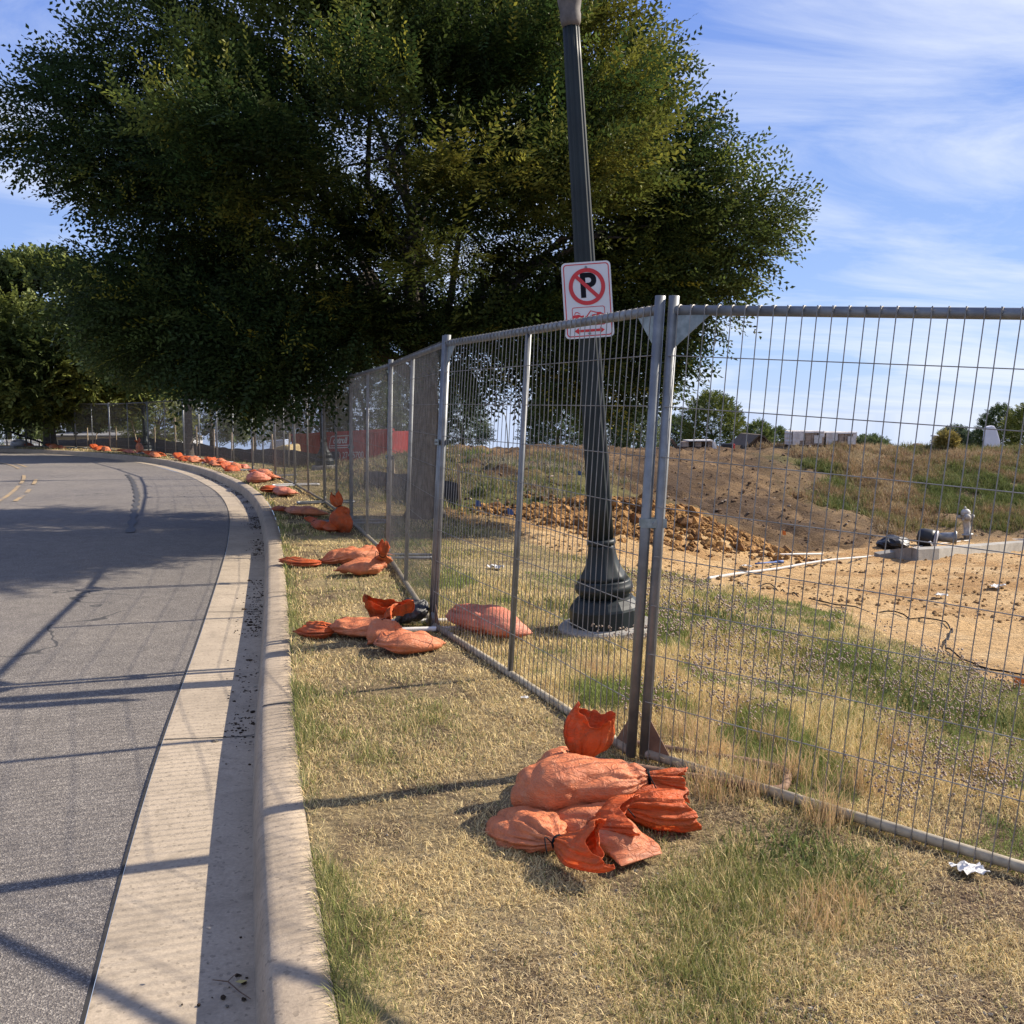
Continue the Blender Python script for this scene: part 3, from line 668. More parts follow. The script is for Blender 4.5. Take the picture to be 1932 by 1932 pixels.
# ---------------------------------------------------------------- no parking sign
def text_obj(body, size, bold=.0, ext=.0, shear=0):
    cu = bpy.data.curves.new('t', 'FONT'); cu.body = body; cu.size = size; cu.offset = bold; cu.extrude = ext; cu.align_x = 'CENTER'; cu.align_y = 'CENTER'; cu.shear = shear
    o = bpy.data.objects.new('t', cu); SC.collection.objects.link(o); bpy.context.view_layer.update()
    me = bpy.data.meshes.new_from_object(o); bpy.data.objects.remove(o); return me
def place_text(me, name, mat, parent, org, X, Y, N, off):
    V = np.zeros(len(me.vertices) * 3); me.vertices.foreach_get('co', V); V = V.reshape(-1, 3)
    V = np.array(org) + V[:, :1] * X + V[:, 1:2] * Y + (V[:, 2:3] + off) * N - np.array(base_of(parent))
    me.vertices.foreach_set('co', V.ravel()); me.materials.clear(); me.materials.append(mat); me.update()
    o = bpy.data.objects.new(name, me); SC.collection.objects.link(o); o.parent = parent; return o
sdp = 6.18; s00, s10, s01 = D(1063, 496, sdp), D(1155, 494, sdp), D(1072, 638, sdp)
sc_ = (D(1109, 566, sdp)); Ys = (s00 - s01); Ys /= np.linalg.norm(Ys); Ns = np.array([.0, -1., .0]); Ns -= Ys * np.dot(Ns, Ys); Ns /= np.linalg.norm(Ns); Xs = np.cross(Ys, Ns)
if Xs[0] < 0: Xs = -Xs
SW, SH = .305, .465
def s3(x, y, o=0): return sc_ + Xs * x + Ys * y + Ns * o
def rrect(w, h, r, n=6):
    P = []
    for cx, cy, a0 in ((w / 2 - r, h / 2 - r, 0), (-w / 2 + r, h / 2 - r, 90), (-w / 2 + r, -h / 2 + r, 180), (w / 2 - r, -h / 2 + r, 270)):
        for a in np.linspace(a0, a0 + 90, n): P.append((cx + r * math.cos(R(a)), cy + r * math.sin(R(a))))
    return np.array(P)
sg = thing('no_parking_sign', 'white and red no parking tow away sign fixed to the leaning lamp post', 'sign', sc_)
b = MB(); b.slab([s3(x, y, -.002) for x, y in rrect(SW, SH, .028)], Ns * .002); b.build('sign_plate', M['signwhite'], sg)
def ring(Po, Pi, off, name, mat=None, cy=0, cx=0, parent=None):
    b = MB(); n = len(Po); V = [s3(x + cx, y + cy, off) for x, y in Po] + [s3(x + cx, y + cy, off) for x, y in Pi]; j = np.arange(n)
    b.add(V, np.stack([j, (j + 1) % n, n + (j + 1) % n, n + j], -1)); return b
b = ring(rrect(SW - .022, SH - .022, .022), rrect(SW - .034, SH - .034, .017), .0012, 'b'); b.build('red_border', M['signred'], sg)
me = text_obj('P', .205, .006); place_text(me, 'letter', M['signblack'], sg, s3(.004, .082), Xs, Ys, Ns, .0012)
th = np.linspace(0, 2 * math.pi, 64, endpoint=False); ci = np.stack([np.cos(th), np.sin(th)], 1)
b = ring(ci * .113, ci * .088, .0024, 'r', cy=.082)
d_ = np.array([.7071, -.7071]); e_ = np.array([.7071, .7071]); 
b.add([s3(*(d_ * s + e_ * w + [0, .082]), .0026) for s, w in ((-.092, -.0115), (.092, -.0115), (.092, .0115), (-.092, .0115))], [[0, 1, 2, 3]]); b.build('prohibition_ring', M['signred'], sg)
cy = -.098
b = ring(rrect(.205, .115, .014), rrect(.197, .107, .011), .0012, 'x', cy=cy)
def pl(P, off=.0014, cyy=cy): b.poly([s3(x, y + cyy, off) for x, y in P])
pl([(-.098, -.02), (-.098, .008), (-.062, .012), (-.045, .004), (-.03, .006), (-.028, -.012), (-.02, -.02)])         # towed car body
pl([(-.09, .011), (-.082, .028), (-.066, .028), (-.050, .014), (-.054, .013), (-.068, .023), (-.080, .023), (-.084, .011)], .0016)
pl([(-.022, -.008), (.012, .034), (.018, .032), (-.016, -.012)], .0016); pl([(.012, .034), (.05, .022), (.05, .016), (.014, .028)], .0017)   # hoist boom
pl([(.02, -.022), (.02, .008), (.05, .010), (.052, .022), (.075, .020), (.098, .006), (.098, -.022)])                # tow truck
pl([(-.098, -.048), (.098, -.048), (.098, -.024), (-.098, -.024)], .0015)
wh = MB()
for wx in (-.055, .04, .082):
    wh.add([s3(wx + .013 * a, cy - .018 + .013 * c_, .0021) for a, c_ in ci[::4]], None, None, np.arange(16))
b.poly([s3(-.098 + 0 * x, cy, .0014) for x in (0, 1, 2)]) if False else None
twp = b.build('tow_truck_pictogram', M['signred'], sg); wh.build('wheel_discs', M['signwhite'], twp)
b = MB(); ya = -.187
b.poly([s3(x, y + ya, .0014) for x, y in [(-.095, 0), (-.066, .020), (-.066, .008), (.066, .008), (.066, .020), (.095, 0), (.066, -.020), (.066, -.008), (-.066, -.008), (-.066, -.020)]]); b.build('double_arrow', M['signred'], sg)
for y_ in (.200, -.205):
    b = MB(); b.tube([s3(0, y_, 0), s3(0, y_, .006)], .008, 10); b.tube([s3(0, y_, .005), s3(0, y_, .009)], .005, 6); b.build('bolt', M['galv'], sg)
b = MB()
for y_ in (.200, -.205): b.tube([s3(-.02, y_, -.004), s3(0, y_, -.05), s3(.02, y_, -.004)], .004, 6)
b.build('bracket', M['galv'], sg)

# ---------------------------------------------------------------- sandbags
def cr_interp(P, t):
    P = np.asarray(P, float); n = len(P); Q = np.vstack([2 * P[0] - P[1], P, 2 * P[-1] - P[-2]])
    i = np.clip(np.floor(t).astype(int), 0, n - 2); f = (t - i)[:, None]
    a, b, c, d = Q[i], Q[i + 1], Q[i + 2], Q[i + 3]
    return .5 * (2 * b + (c - a) * f + (2 * a - 5 * b + 4 * c - d) * f ** 2 + (3 * b - a - 3 * c + d) * f ** 3)
def sweep(st, up, rings, seg, seed, crease=.005, flat=.62, edge=0, ex=1.0, lump=1.0):
    """st rows: x y z a(half width) b(half height) w(wrinkle 0..1)"""
    st = np.asarray(st, float); t = np.linspace(0, len(st) - 1, rings); S = cr_interp(st, t); P = S[:, :3]; a = np.maximum(S[:, 3], .003); b = np.maximum(S[:, 4], .003); w = np.clip(S[:, 5], 0, 1.2)
    T = np.gradient(P, axis=0); T /= np.linalg.norm(T, axis=1)[:, None]; up = np.asarray(up, float)
    sd = np.cross(T, up[None]); ln = np.linalg.norm(sd, axis=1)[:, None]; sd = sd / np.maximum(ln, 1e-6); uu = np.cross(sd, T)
    th = np.linspace(0, 2 * math.pi, seg, endpoint=False); c, s = np.cos(th), np.sin(th)
    c = np.sign(c) * np.abs(c) ** ex; s = np.sign(s) * np.abs(s) ** 1.0
    s = np.where(s < 0, s * flat, s)
    rg = np.random.default_rng(seed); wr = np.zeros((rings, seg))
    for k, am in ((5, .25), (9, .30), (14, .34), (21, .26), (31, .14)):
        ph = rg.uniform(0, 6.28) + np.cumsum(rg.normal(0, .10, rings)); wr += am * np.abs(np.sin(.5 * (k * th[None] + ph[:, None] * 2))) * 1.5 - am * .9
    rad = 1 + w[:, None] * .42 * wr
    V = P[:, None] + sd[:, None] * (a[:, None] * c[None] * rad)[..., None] + uu[:, None] * (b[:, None] * s[None] * rad)[..., None]
    nrm = sd[:, None] * (c[None] / np.maximum(a, .02)[:, None])[..., None] + uu[:, None] * (s[None] / np.maximum(b, .02)[:, None])[..., None]; nrm /= np.linalg.norm(nrm, axis=2)[..., None] + 1e-9
    q = V + seed * 3.1
    low = (fbm(q * 7, 2, seed) - .5) * .035 * lump
    m1 = fbm(q * np.array([1, 1, 1.]) * 8 + 2.2 * (fbm(q * 4, 2, seed + 5) - .5)[..., None], 3, seed + 9)
    rid = (1 - np.abs(m1 - .5) * 7).clip(0, 1); m2_ = fbm(q * 4.5 + 40 + 1.5 * (fbm(q * 3, 2, seed + 15) - .5)[..., None], 2, seed + 19); fold = (1 - np.abs(m2_ - .5) * 6).clip(0, 1) ** 2
    body = np.minimum(1, np.minimum(a, b) / .05)[:, None]
    V = V + nrm * ((low - crease * rid - .016 * lump * fold) * body)[..., None]
    if edge: V[-1] += nrm[-1] * 0
    i, j = np.meshgrid(np.arange(rings - 1), np.arange(seg), indexing='ij'); jn = (j + 1) % seg
    Q = np.stack([i * seg + j, i * seg + jn, (i + 1) * seg + jn, (i + 1) * seg + j], -1).reshape(-1, 4)
    return V, Q
def sandbag(label, body, up, collar=None, cup=None, seed=1, rings=70, seg=80, mats=('bag', 'collar'), name='sandbag', group='orange sandbags weighting the fence feet', tie=True, minz=None, crease=.005, flat=.62, tail=True, lump=1.0, eam=1.0):
    """body: stations from the sewn end to the neck; collar: stations from the neck outwards"""
    body = np.asarray(body, float); c0 = body[:, :3].mean(0); bz = (c0[0], c0[1], min(body[:, 2] - body[:, 4] * flat))
    t = thing(name, label, 'sandbag', bz, group)
    V, Q = sweep(body, up, rings, seg, seed, crease, flat, lump=lump)
    if minz is not None: V[..., 2] = np.where(V[..., 2] < minz, minz + (V[..., 2] - minz) * .08, V[..., 2])
    else:
        g = ground(V[..., :2].reshape(-1, 2), False).reshape(V.shape[:2]) - .012; V[..., 2] = np.where(V[..., 2] < g, g + (V[..., 2] - g) * .05, V[..., 2])
    b = MB(); b.add(V.reshape(-1, 3), Q); n = seg
    b.ng += [(np.arange(seg)[::-1])[None, :], ((rings - 1) * seg + np.arange(seg))[None, :]]
    bbo = b.build('bag_body', M[mats[0]], t, True)
    if collar is not None:
        cst = np.asarray(collar, float); cr_ = max(14, rings // 2); V, Q = sweep(cst, cup if cup is not None else up, cr_, seg, seed + 50, crease * .5, 1.0, lump=.35)
        k = np.linspace(0, 1, cr_)[:, None]; th = np.linspace(0, 2 * math.pi, seg, endpoint=False)[None]; ax = cst[-1, :3] - cst[-2, :3]; ax /= np.linalg.norm(ax)
        V += ax * (k ** 2 * eam * (.024 * np.sin(2 * th + seed) + .008 * np.sin(5 * th + seed * 2) + .004 * np.sin(9 * th + seed)))[..., None]
        g = ground(V[..., :2].reshape(-1, 2), False).reshape(V.shape[:2]) + .003; V[..., 2] = np.where(V[..., 2] < g, g + (g - V[..., 2]) * .1, V[..., 2])
        b = MB(); b.add(V.reshape(-1, 3), Q); o = b.build('bag_collar', M[mats[1]], t, True)
        if rings > 40:
            m = o.modifiers.new('thick', 'SOLIDIFY'); m.thickness = .0012
    if tie:
        e = body[-1]; d = body[-1, :3] - body[-2, :3]; d /= np.linalg.norm(d); b = MB(); sgd = np.cross(d, [0.1, .2, 1]); sgd /= np.linalg.norm(sgd); u2 = np.cross(sgd, d); r = max(e[3], e[4]) * 1.12 + .002
        for sh in (0, .005):
            b.tube([e[:3] + d * sh + sgd * r * math.cos(a) + u2 * r * math.sin(a) for a in np.linspace(0, 6.28, 17)], .0028, 6, cap=False)
        if tail: b.tube(catmull([e[:3] + sgd * r, e[:3] + sgd * (r + .03) + u2 * .02, e[:3] + sgd * (r + .035) - u2 * .03 + d * .02], .01), .0022, 5)
        b.build('tie', M['signblack'], bbo, True)
    return t
def S(px, py, d, a, b, w=0): return (*D(px, py, d), a, b, w)
UPV = (0, 0, 1)
def gz(x, y): return H1(x, y)
# nearest pile (5 bags)
sandbag('big faded sandbag lying on top of the nearest pile, neck tied at the right',
        [S(978, 1527, 3.30, .02, .02), S(985, 1515, 3.31, .07, .055), S(1010, 1497, 3.33, .11, .092), (*D(1055, 1483, 3.35), .13, .112, .02), S(1105, 1477, 3.36, .132, .108, .05), S(1155, 1474, 3.36, .12, .090, .14), S(1192, 1471, 3.36, .085, .060, .45), S(1222, 1468, 3.36, .026, .022, 1)], UPV,
        [S(1222, 1468, 3.36, .024, .020, .9), S(1236, 1470, 3.36, .030, .026, .9), S(1258, 1474, 3.36, .042, .038, 1), S(1284, 1480, 3.37, .050, .052, 1)], seed=3, minz=.012, flat=.95)
sandbag('round sandbag at the lower left of the nearest pile, puckered neck facing the viewer',
        [S(948, 1545, 3.36, .04, .04), S(960, 1556, 3.31, .095, .062), S(978, 1566, 3.24, .125, .078, .02), S(1003, 1575, 3.16, .125, .080, .2), S(1030, 1584, 3.08, .085, .062, .75), S(1053, 1590, 3.03, .020, .018, 1)], UPV,
        [S(1053, 1590, 3.03, .020, .018, 1), S(1068, 1594, 3.00, .040, .026, .9), S(1090, 1600, 2.96, .068, .036, .7), S(1116, 1600, 2.93, .080, .040, .45), S(1134, 1594, 2.92, .078, .042, .35)], cup=(.15, -.65, .75), seed=8, flat=.8)
sandbag('square cornered sandbag at the lower right of the nearest pile, collar folded open',
        [S(1212, 1622, 2.99, .085, .004), S(1203, 1612, 3.01, .092, .022), S(1188, 1598, 3.05, .098, .05), S(1165, 1582, 3.10, .095, .062, .15), S(1142, 1568, 3.14, .07, .05, .55), S(1128, 1552, 3.16, .024, .018, 1)], UPV,
        [S(1128, 1552, 3.16, .024, .018, 1), S(1136, 1545, 3.13, .05, .022, .8), S(1155, 1538, 3.11, .072, .024, .6), S(1190, 1536, 3.10, .082, .026, .5)], cup=(0, -.45, .9), seed=14, flat=.8)
sandbag('sandbag at the right rear of the nearest pile, wide ruffled collar spread over the rail',
        [S(1010, 1560, 3.30, .04, .03), S(1040, 1556, 3.28, .09, .06), S(1080, 1550, 3.26, .11, .068), S(1120, 1543, 3.25, .10, .062, .3), S(1150, 1534, 3.25, .06, .045, .7), S(1174, 1524, 3.26, .022, .02, 1)], UPV,
        [S(1174, 1524, 3.26, .022, .02, 1), S(1195, 1522, 3.27, .045, .042, 1), S(1228, 1524, 3.28, .070, .062, .9), S(1268, 1526, 3.29, .080, .066, .7), S(1298, 1524, 3.30, .076, .056, .6)], cup=(0, -.35, .95), seed=21, flat=.8)
sandbag('sandbag at the back of the nearest pile with a tall upright open collar',
        [S(1010, 1462, 3.62, .05, .04), S(1035, 1456, 3.62, .11, .075), S(1065, 1450, 3.61, .12, .085, .1), S(1088, 1440, 3.60, .09, .07, .5), S(1100, 1424, 3.58, .034, .026, 1)], (0, .2, 1),
        [S(1100, 1424, 3.58, .034, .026, 1), S(1103, 1408, 3.57, .066, .034, .9), S(1108, 1390, 3.56, .084, .034, .6), S(1113, 1372, 3.56, .088, .032, .4), S(1118, 1358, 3.56, .080, .036, .35), S(1122, 1348, 3.55, .070, .042, .35)], cup=(0, -1, .1), seed=27, flat=.8, eam=1.0)
# group at the black bag
def bagw(label, path, a, b, collar, seed, up=UPV, cup=None, **k):
    """path world points body; a,b profile scale"""
    n = len(path); prof = np.interp(np.linspace(0, 1, n), [0, .12, .35, .7, .9, 1], [.92, .98, 1, .98, .6, .16]); pb_ = np.interp(np.linspace(0, 1, n), [0, .2, .45, .7, .9, 1], [.05, .72, 1, .95, .55, .16])
    if up is not UPV: prof = np.interp(np.linspace(0, 1, n), [0, .15, .4, .7, .9, 1], [.7, .95, 1, .8, .45, .16]); pb_ = prof
    wk = np.interp(np.linspace(0, 1, n), [0, .5, .85, 1], [.0, .08, .6, 1])
    body = [(*p, max(a * q, .024), max(b * q2, .004 if w < .5 else .02), w) for p, q, q2, w in zip(path, prof, pb_, wk)]; k.setdefault('lump', 1.5)
    if collar is not None:
        m = len(collar); collar = [(*p, r * (1 + .25 * i_ / m), r * f * (.62 if up is UPV else .8), w) for i_, ((p, r, f), w) in enumerate(zip(collar, np.linspace(1, .7, m)))]
    return sandbag(label, body, up, collar, cup, seed, **k)
def Gd(px, py, z): return G(px, py, z)
LR = dict(rings=46, seg=56)
bagw('long sandbag below the black bag, its crumpled collar fanned out at the left', [G(735, 1192, .07), G(715, 1190, .075), G(690, 1187, .08), G(665, 1186, .08), G(640, 1186, .07), G(622, 1190, .06)], .12, .085,
     [(G(622, 1190, .06), .03, .9), (G(612, 1192, .06), .06, .9), (G(600, 1192, .055), .085, .8), (G(590, 1186, .06), .10, .7)], 31, **LR)
bagw('sandbag below the black bag with a wide upright butterfly collar', [G(724, 1215, .03), G(724, 1205, .06), G(725, 1195, .08), G(727, 1186, .10), G(729, 1178, .12), G(731, 1172, .14)], .115, .09,
     [(G(731, 1172, .14), .03, .8), (D(731, 1160, 6.15), .09, .5), (D(731, 1146, 6.13), .125, .45), (D(731, 1134, 6.10), .115, .45)], 33, cup=(0, -1, .1), **LR)
bagw('flat cushion shaped sandbag with sharp corners in the group beside the black bag', [G(800, 1212, .03), G(790, 1212, .06), G(772, 1213, .07), G(752, 1214, .07), G(735, 1210, .08), G(722, 1196, .10)], .155, .085, None, 35, tie=False, **LR)
sandbag('black cloth bag slumped against the twin posts behind the orange bags', [S(752, 1180, 6.35, .03, .03), S(762, 1168, 6.35, .10, .07), S(778, 1158, 6.35, .12, .10), S(792, 1148, 6.36, .10, .09, .2), S(804, 1134, 6.38, .03, .03, .8)], UPV, None, seed=37, mats=('blackbag', 'blackbag'), name='black_bag', group=None, tie=False, rings=46, seg=56, crease=.02)
bagw('pink faded sandbag lying behind the first fence panel near the black bag', [G(975, 1190, .05), G(965, 1186, .07), G(940, 1180, .09), G(910, 1174, .10), G(880, 1166, .11), G(852, 1152, .12)], .15, .115, None, 39, mats=('pinkbag', 'pinkbag'), tie=False, **LR)
# third group
bagw('long sandbag with its collar spread flat toward the kerb, in the second group', [G(722, 1046, .06), G(705, 1044, .09), G(680, 1048, .09), G(655, 1050, .08), G(628, 1055, .06), G(604, 1060, .04)], .13, .10,
     [(G(604, 1060, .04), .03, .8), (G(590, 1062, .04), .07, .6), (G(570, 1062, .035), .10, .45), (G(548, 1056, .04), .10, .4)], 41, **LR)
bagw('sandbag with its knotted neck standing up against the fence, in the second group', [G(648, 1076, .04), G(662, 1074, .07), G(685, 1071, .08), G(705, 1068, .08), G(718, 1060, .11), D(722, 1046, 8.35)], .125, .095,
     [(D(722, 1046, 8.35), .026, .9), (D(723, 1038, 8.35), .04, .8), (D(723, 1030, 8.35), .05, .8), (D(723, 1025, 8.35), .04, .8)], 43, cup=(0, -1, .1), **LR)
bagw('bright sandbag standing upright with a knotted top against the fence', [G(642, 1000, .02), D(642, 992, 11.6), D(643, 980, 11.6), D(643, 970, 11.6), D(642, 962, 11.6), D(640, 955, 11.6)], .145, .13,
     [(D(640, 955, 11.6), .03, .9), (D(637, 948, 11.6), .06, .7), (D(634, 940, 11.6), .06, .7), (D(632, 932, 11.6), .04, .7)], 45, up=(0, -1, .05), cup=(0, -1, .1), mats=('collar', 'collar'), **LR)
bagw('low red sandbag pointing left from the foot of the upright knotted sandbag', [G(636, 999, .05), G(628, 997, .06), G(618, 994, .07), G(608, 993, .06), G(600, 990, .06), G(594, 986, .07)], .11, .07, [(G(594, 986, .07), .03, .8), (G(590, 982, .08), .05, .8), (G(586, 978, .10), .07, .6)], 47, mats=('collar', 'collar'), **LR)
bagw('flattened sandbag in the tree shadow before the upright knotted one', [G(612, 970, .04), G(598, 968, .07), G(582, 966, .08), G(566, 966, .07), G(550, 964, .05), G(540, 962, .04)], .13, .085, [(G(540, 962, .04), .03, .8), (G(534, 961, .05), .08, .5), (G(526, 959, .05), .10, .5)], 49, **LR)
bagw('pink sandbag with a bright open collar like a box facing the kerb', [G(552, 931, .04), G(546, 930, .08), G(538, 930, .08), G(530, 928, .07), G(524, 926, .06), G(519, 924, .07)], .13, .10, [(G(519, 924, .07), .04, .8), (G(514, 923, .08), .12, .7), (G(506, 922, .10), .14, .7), (G(502, 922, .10), .14, .7)], 51, mats=('pinkbag', 'collar'), **LR)
bagw('round pink sandbag at the end of the grass by the sixth panel', [G(500, 903, .05), G(495, 903, .09), G(488, 903, .10), G(482, 903, .10), G(476, 904, .06), G(472, 905, .03)], .17, .16, None, 53, mats=('pinkbag', 'collar'), tie=False, **LR)
bagw('orange sandbag leaning on the round pink one by the sixth panel', [G(518, 902, .05), G(513, 900, .1), G(505, 898, .12), G(498, 895, .12), G(491, 893, .1), G(486, 892, .1)], .15, .11, [(G(486, 892, .1), .04, .8), (G(482, 890, .12), .09, .6), (G(478, 889, .12), .1, .6)], 55, **LR)
# far groups: (x0, x1, y, kind)
far = [((468, 886), (450, 885), 'flat pale sandbag at the right end of the far cluster'), ((450, 887), (434, 886), 'orange sandbag second from the right in the far cluster'), ((444, 891), (424, 890), 'dark red sandbag set nearest the kerb in the far cluster'),
       ((436, 880), (418, 879), 'pale sandbag at the back of the far cluster'), ((424, 878), (404, 877), 'long sandbag in the middle of the far cluster'), ((408, 880), (396, 877), 'open collared sandbag at the left of the far cluster'), ((400, 876), (384, 875), 'half empty sandbag left of the far cluster'),
       ((372, 873), (356, 872), 'thin sandbag between two far panels'), ((352, 871), (334, 868), 'dark collapsed sandbag between two far panels'),
       ((306, 862), (292, 858), 'dark orange sandbag right of the far lamp post base'), ((298, 864), (278, 860), 'ribbed pink sandbag in front of the far lamp post base'), ((270, 855), (254, 853), 'upright orange sandbag left of the far lamp post base'), ((252, 856), (228, 854), 'long pale sandbag left of the far lamp post'),
       ((204, 852), (190, 850), 'low sandbag on the far bend, right of the pair'), ((190, 851), (176, 849), 'small dark sandbag on the far bend'), ((120, 847), (104, 846), 'right one of the pair of sandbags on the far bend'), ((106, 847), (93, 845), 'left one of the pair of sandbags on the far bend'),
       ((58, 843), (47, 842), 'dark brownish sandbag near the handrail')]
for k, (p, q, lab) in enumerate(far):
    a = G(*p, .0); e = G(*q, .0); dz = .05
    if 'upright' in lab:
        pth = [a * (1 - f) + e * f + [0, 0, h] for f, h in zip((.3, .35, .4, .45, .5, .55), (.02, .1, .17, .24, .3, .36))]; cl_ = [(pth[-1], .04, .8), (pth[-1] + [0, 0, .06], .08, .7), (pth[-1] + [-.03, 0, .12], .09, .6)]; cupv = (0, -1, .1); upv = (0, -1, .05)
    else:
        pth = [a * (1 - f) + e * f + [0, 0, h] for f, h in zip(np.linspace(0, .68, 6), (.03, .05, .07, .07, .06, .06))]; m = e
        cl_ = [(pth[-1], .04, .8), (a * .2 + e * .8 + [0, 0, .09], .10, .7), (a * .02 + e * .98 + [0, 0, .10 + .05 * (k % 3)], .13, .45)]; cupv = None; upv = UPV
    bagw(lab, pth, .15 + .03 * ((k * 7) % 5 - 2) / 2, .10 + .03 * ((k * 5) % 3 - 1), cl_, 60 + k, up=upv, cup=cupv, rings=24, seg=28, mats=(('pinkbag', 'bag', 'bag')[k % 3] if 'dark' not in lab else 'collar', 'collar'), tie=False)

# ---------------------------------------------------------------- trees
def unit(a): return a / (np.linalg.norm(a, axis=-1, keepdims=True) + 1e-9)
def spray_template(nl, ll, lw, seed, droop=.15):
    rg = np.random.default_rng(seed); V = []
    for k in range(nl):
        t = (k + .6) / nl; sd = 1 if k % 2 else -1; base = np.array([t, 0, -droop * t * t])
        ang = R(rg.uniform(38, 62)) * sd; d = np.array([math.cos(ang), math.sin(ang), rg.uniform(-.25, .1)]); d /= np.linalg.norm(d)
        s = np.cross([0, 0, 1], d); s /= np.linalg.norm(s); up = np.cross(d, s); L = ll * rg.uniform(.75, 1.15) * (1 - .35 * max(0, t - .6)); Wd = lw * rg.uniform(.85, 1.15); fold = rg.uniform(-.3, .35) * Wd
        base = base + s * 0
        V += [base, base + d * L * .5 + s * Wd * .5 + up * fold, base + d * L + up * rg.uniform(-.1, .05) * L, base + d * L * .5 - s * Wd * .5 + up * fold]
    return np.array(V)
def foliage(P, Dr, size, cols, templates, rg, name, mat, parent, origin, roll=None):
    n = len(P); nt_ = len(templates); idx_ = rg.integers(0, nt_, n); Vs = []; Cs = []
    X = unit(Dr); r = rg.normal(size=(n, 3)) * .55 + np.array([0, 0, 1.0]); Y = unit(np.cross(r, X)); Zd = np.cross(X, Y)
    for k in range(nt_):
        m = idx_ == k
        if not m.any(): continue
        T = templates[k]; s = size[m][:, None, None]
        V = P[m][:, None] + s * (T[None, :, :1] * X[m][:, None] + T[None, :, 1:2] * Y[m][:, None] + T[None, :, 2:3] * Zd[m][:, None])
        c = np.repeat(cols[m][:, None], T.shape[0], 1); lv = np.repeat(rg.uniform(.7, 1.3, (m.sum(), T.shape[0] // 4)), 4, axis=1); c = c * lv[..., None]
        Vs.append(V.reshape(-1, 3)); Cs.append(c.reshape(-1, 3))
    V = np.concatenate(Vs) - np.array(origin); Cc = np.concatenate(Cs); Q = np.arange(len(V)).reshape(-1, 4)
    return mesh_np(name, V, Q, mat, False, Cc, parent)
def crown_pts(rg, c, prof, n, seed, sq=(1, 1), inner=.45, clump=.42, nscale=.55, lob=.28):
    zs = np.array([p[0] for p in prof]); rs = np.array([p[1] for p in prof]); out = []; O = []; rel = []
    while len(out) < n:
        m = n * 2; z = rg.uniform(zs[0], zs[-1], m); rr = np.interp(z, zs, rs); keep = rg.uniform(0, rs.max(), m) < rr; z, rr = z[keep], rr[keep]; m = len(z)
        a = rg.uniform(0, 2 * math.pi, m); u = np.stack([np.cos(a), np.sin(a)], 1)
        lobe = 1 + lob * (fbm(np.c_[u * 1.6, z / rs.max() * 1.6] + seed * 3.7, 3, seed) - .5) * 2
        f = np.sqrt(rg.uniform(inner ** 2, 1, m)); rad = rr * lobe * f
        p = np.c_[u * rad[:, None] * np.array(sq), z]
        q = p * nscale; ok = fbm(q + seed * 5.1, 3, seed + 3) > clump - .10 * rg.uniform(0, 1, m)
        p = p[ok]; f = f[ok]; u = u[ok]
        for k in range(len(p)):
            out.append(p[k]); O.append(u[k]); rel.append(f[k])
            if len(out) >= n: break
    return np.array(out) + np.array(c), np.array(O), np.array(rel)
def trunk_mesh(base, h, r, lean, limbs, rg, seg=14, flare=1.5):
    b = MB(); zz = np.array([-.15, 0, .12, .35, h * .5, h]); rr = np.array([r * flare * 1.05, r * flare, r * 1.2, r * 1.05, r * .93, r * .82])
    P = [np.array(base) + [lean[0] * z, lean[1] * z, z] for z in zz]; b.tube(P, rr, seg); top = P[-1]
    return b, top
def limb_path(a, e, rg, n=6, sag=.12):
    a, e = np.array(a), np.array(e); t = np.linspace(0, 1, n)[:, None]; L = np.linalg.norm(e - a)
    mid = a * (1 - t) + e * t; mid[:, 2:3] += np.sin(t * math.pi) * L * sag; mid[1:-1] += rg.normal(size=(n - 2, 3)) * L * .03
    return mid
T_NEAR = [spray_template(13, .15, .066, s, (.05, .15, .3)[s % 3]) for s in range(6)]
T_FAR = [spray_template(9, .30, .19, 20 + s) for s in range(5)]
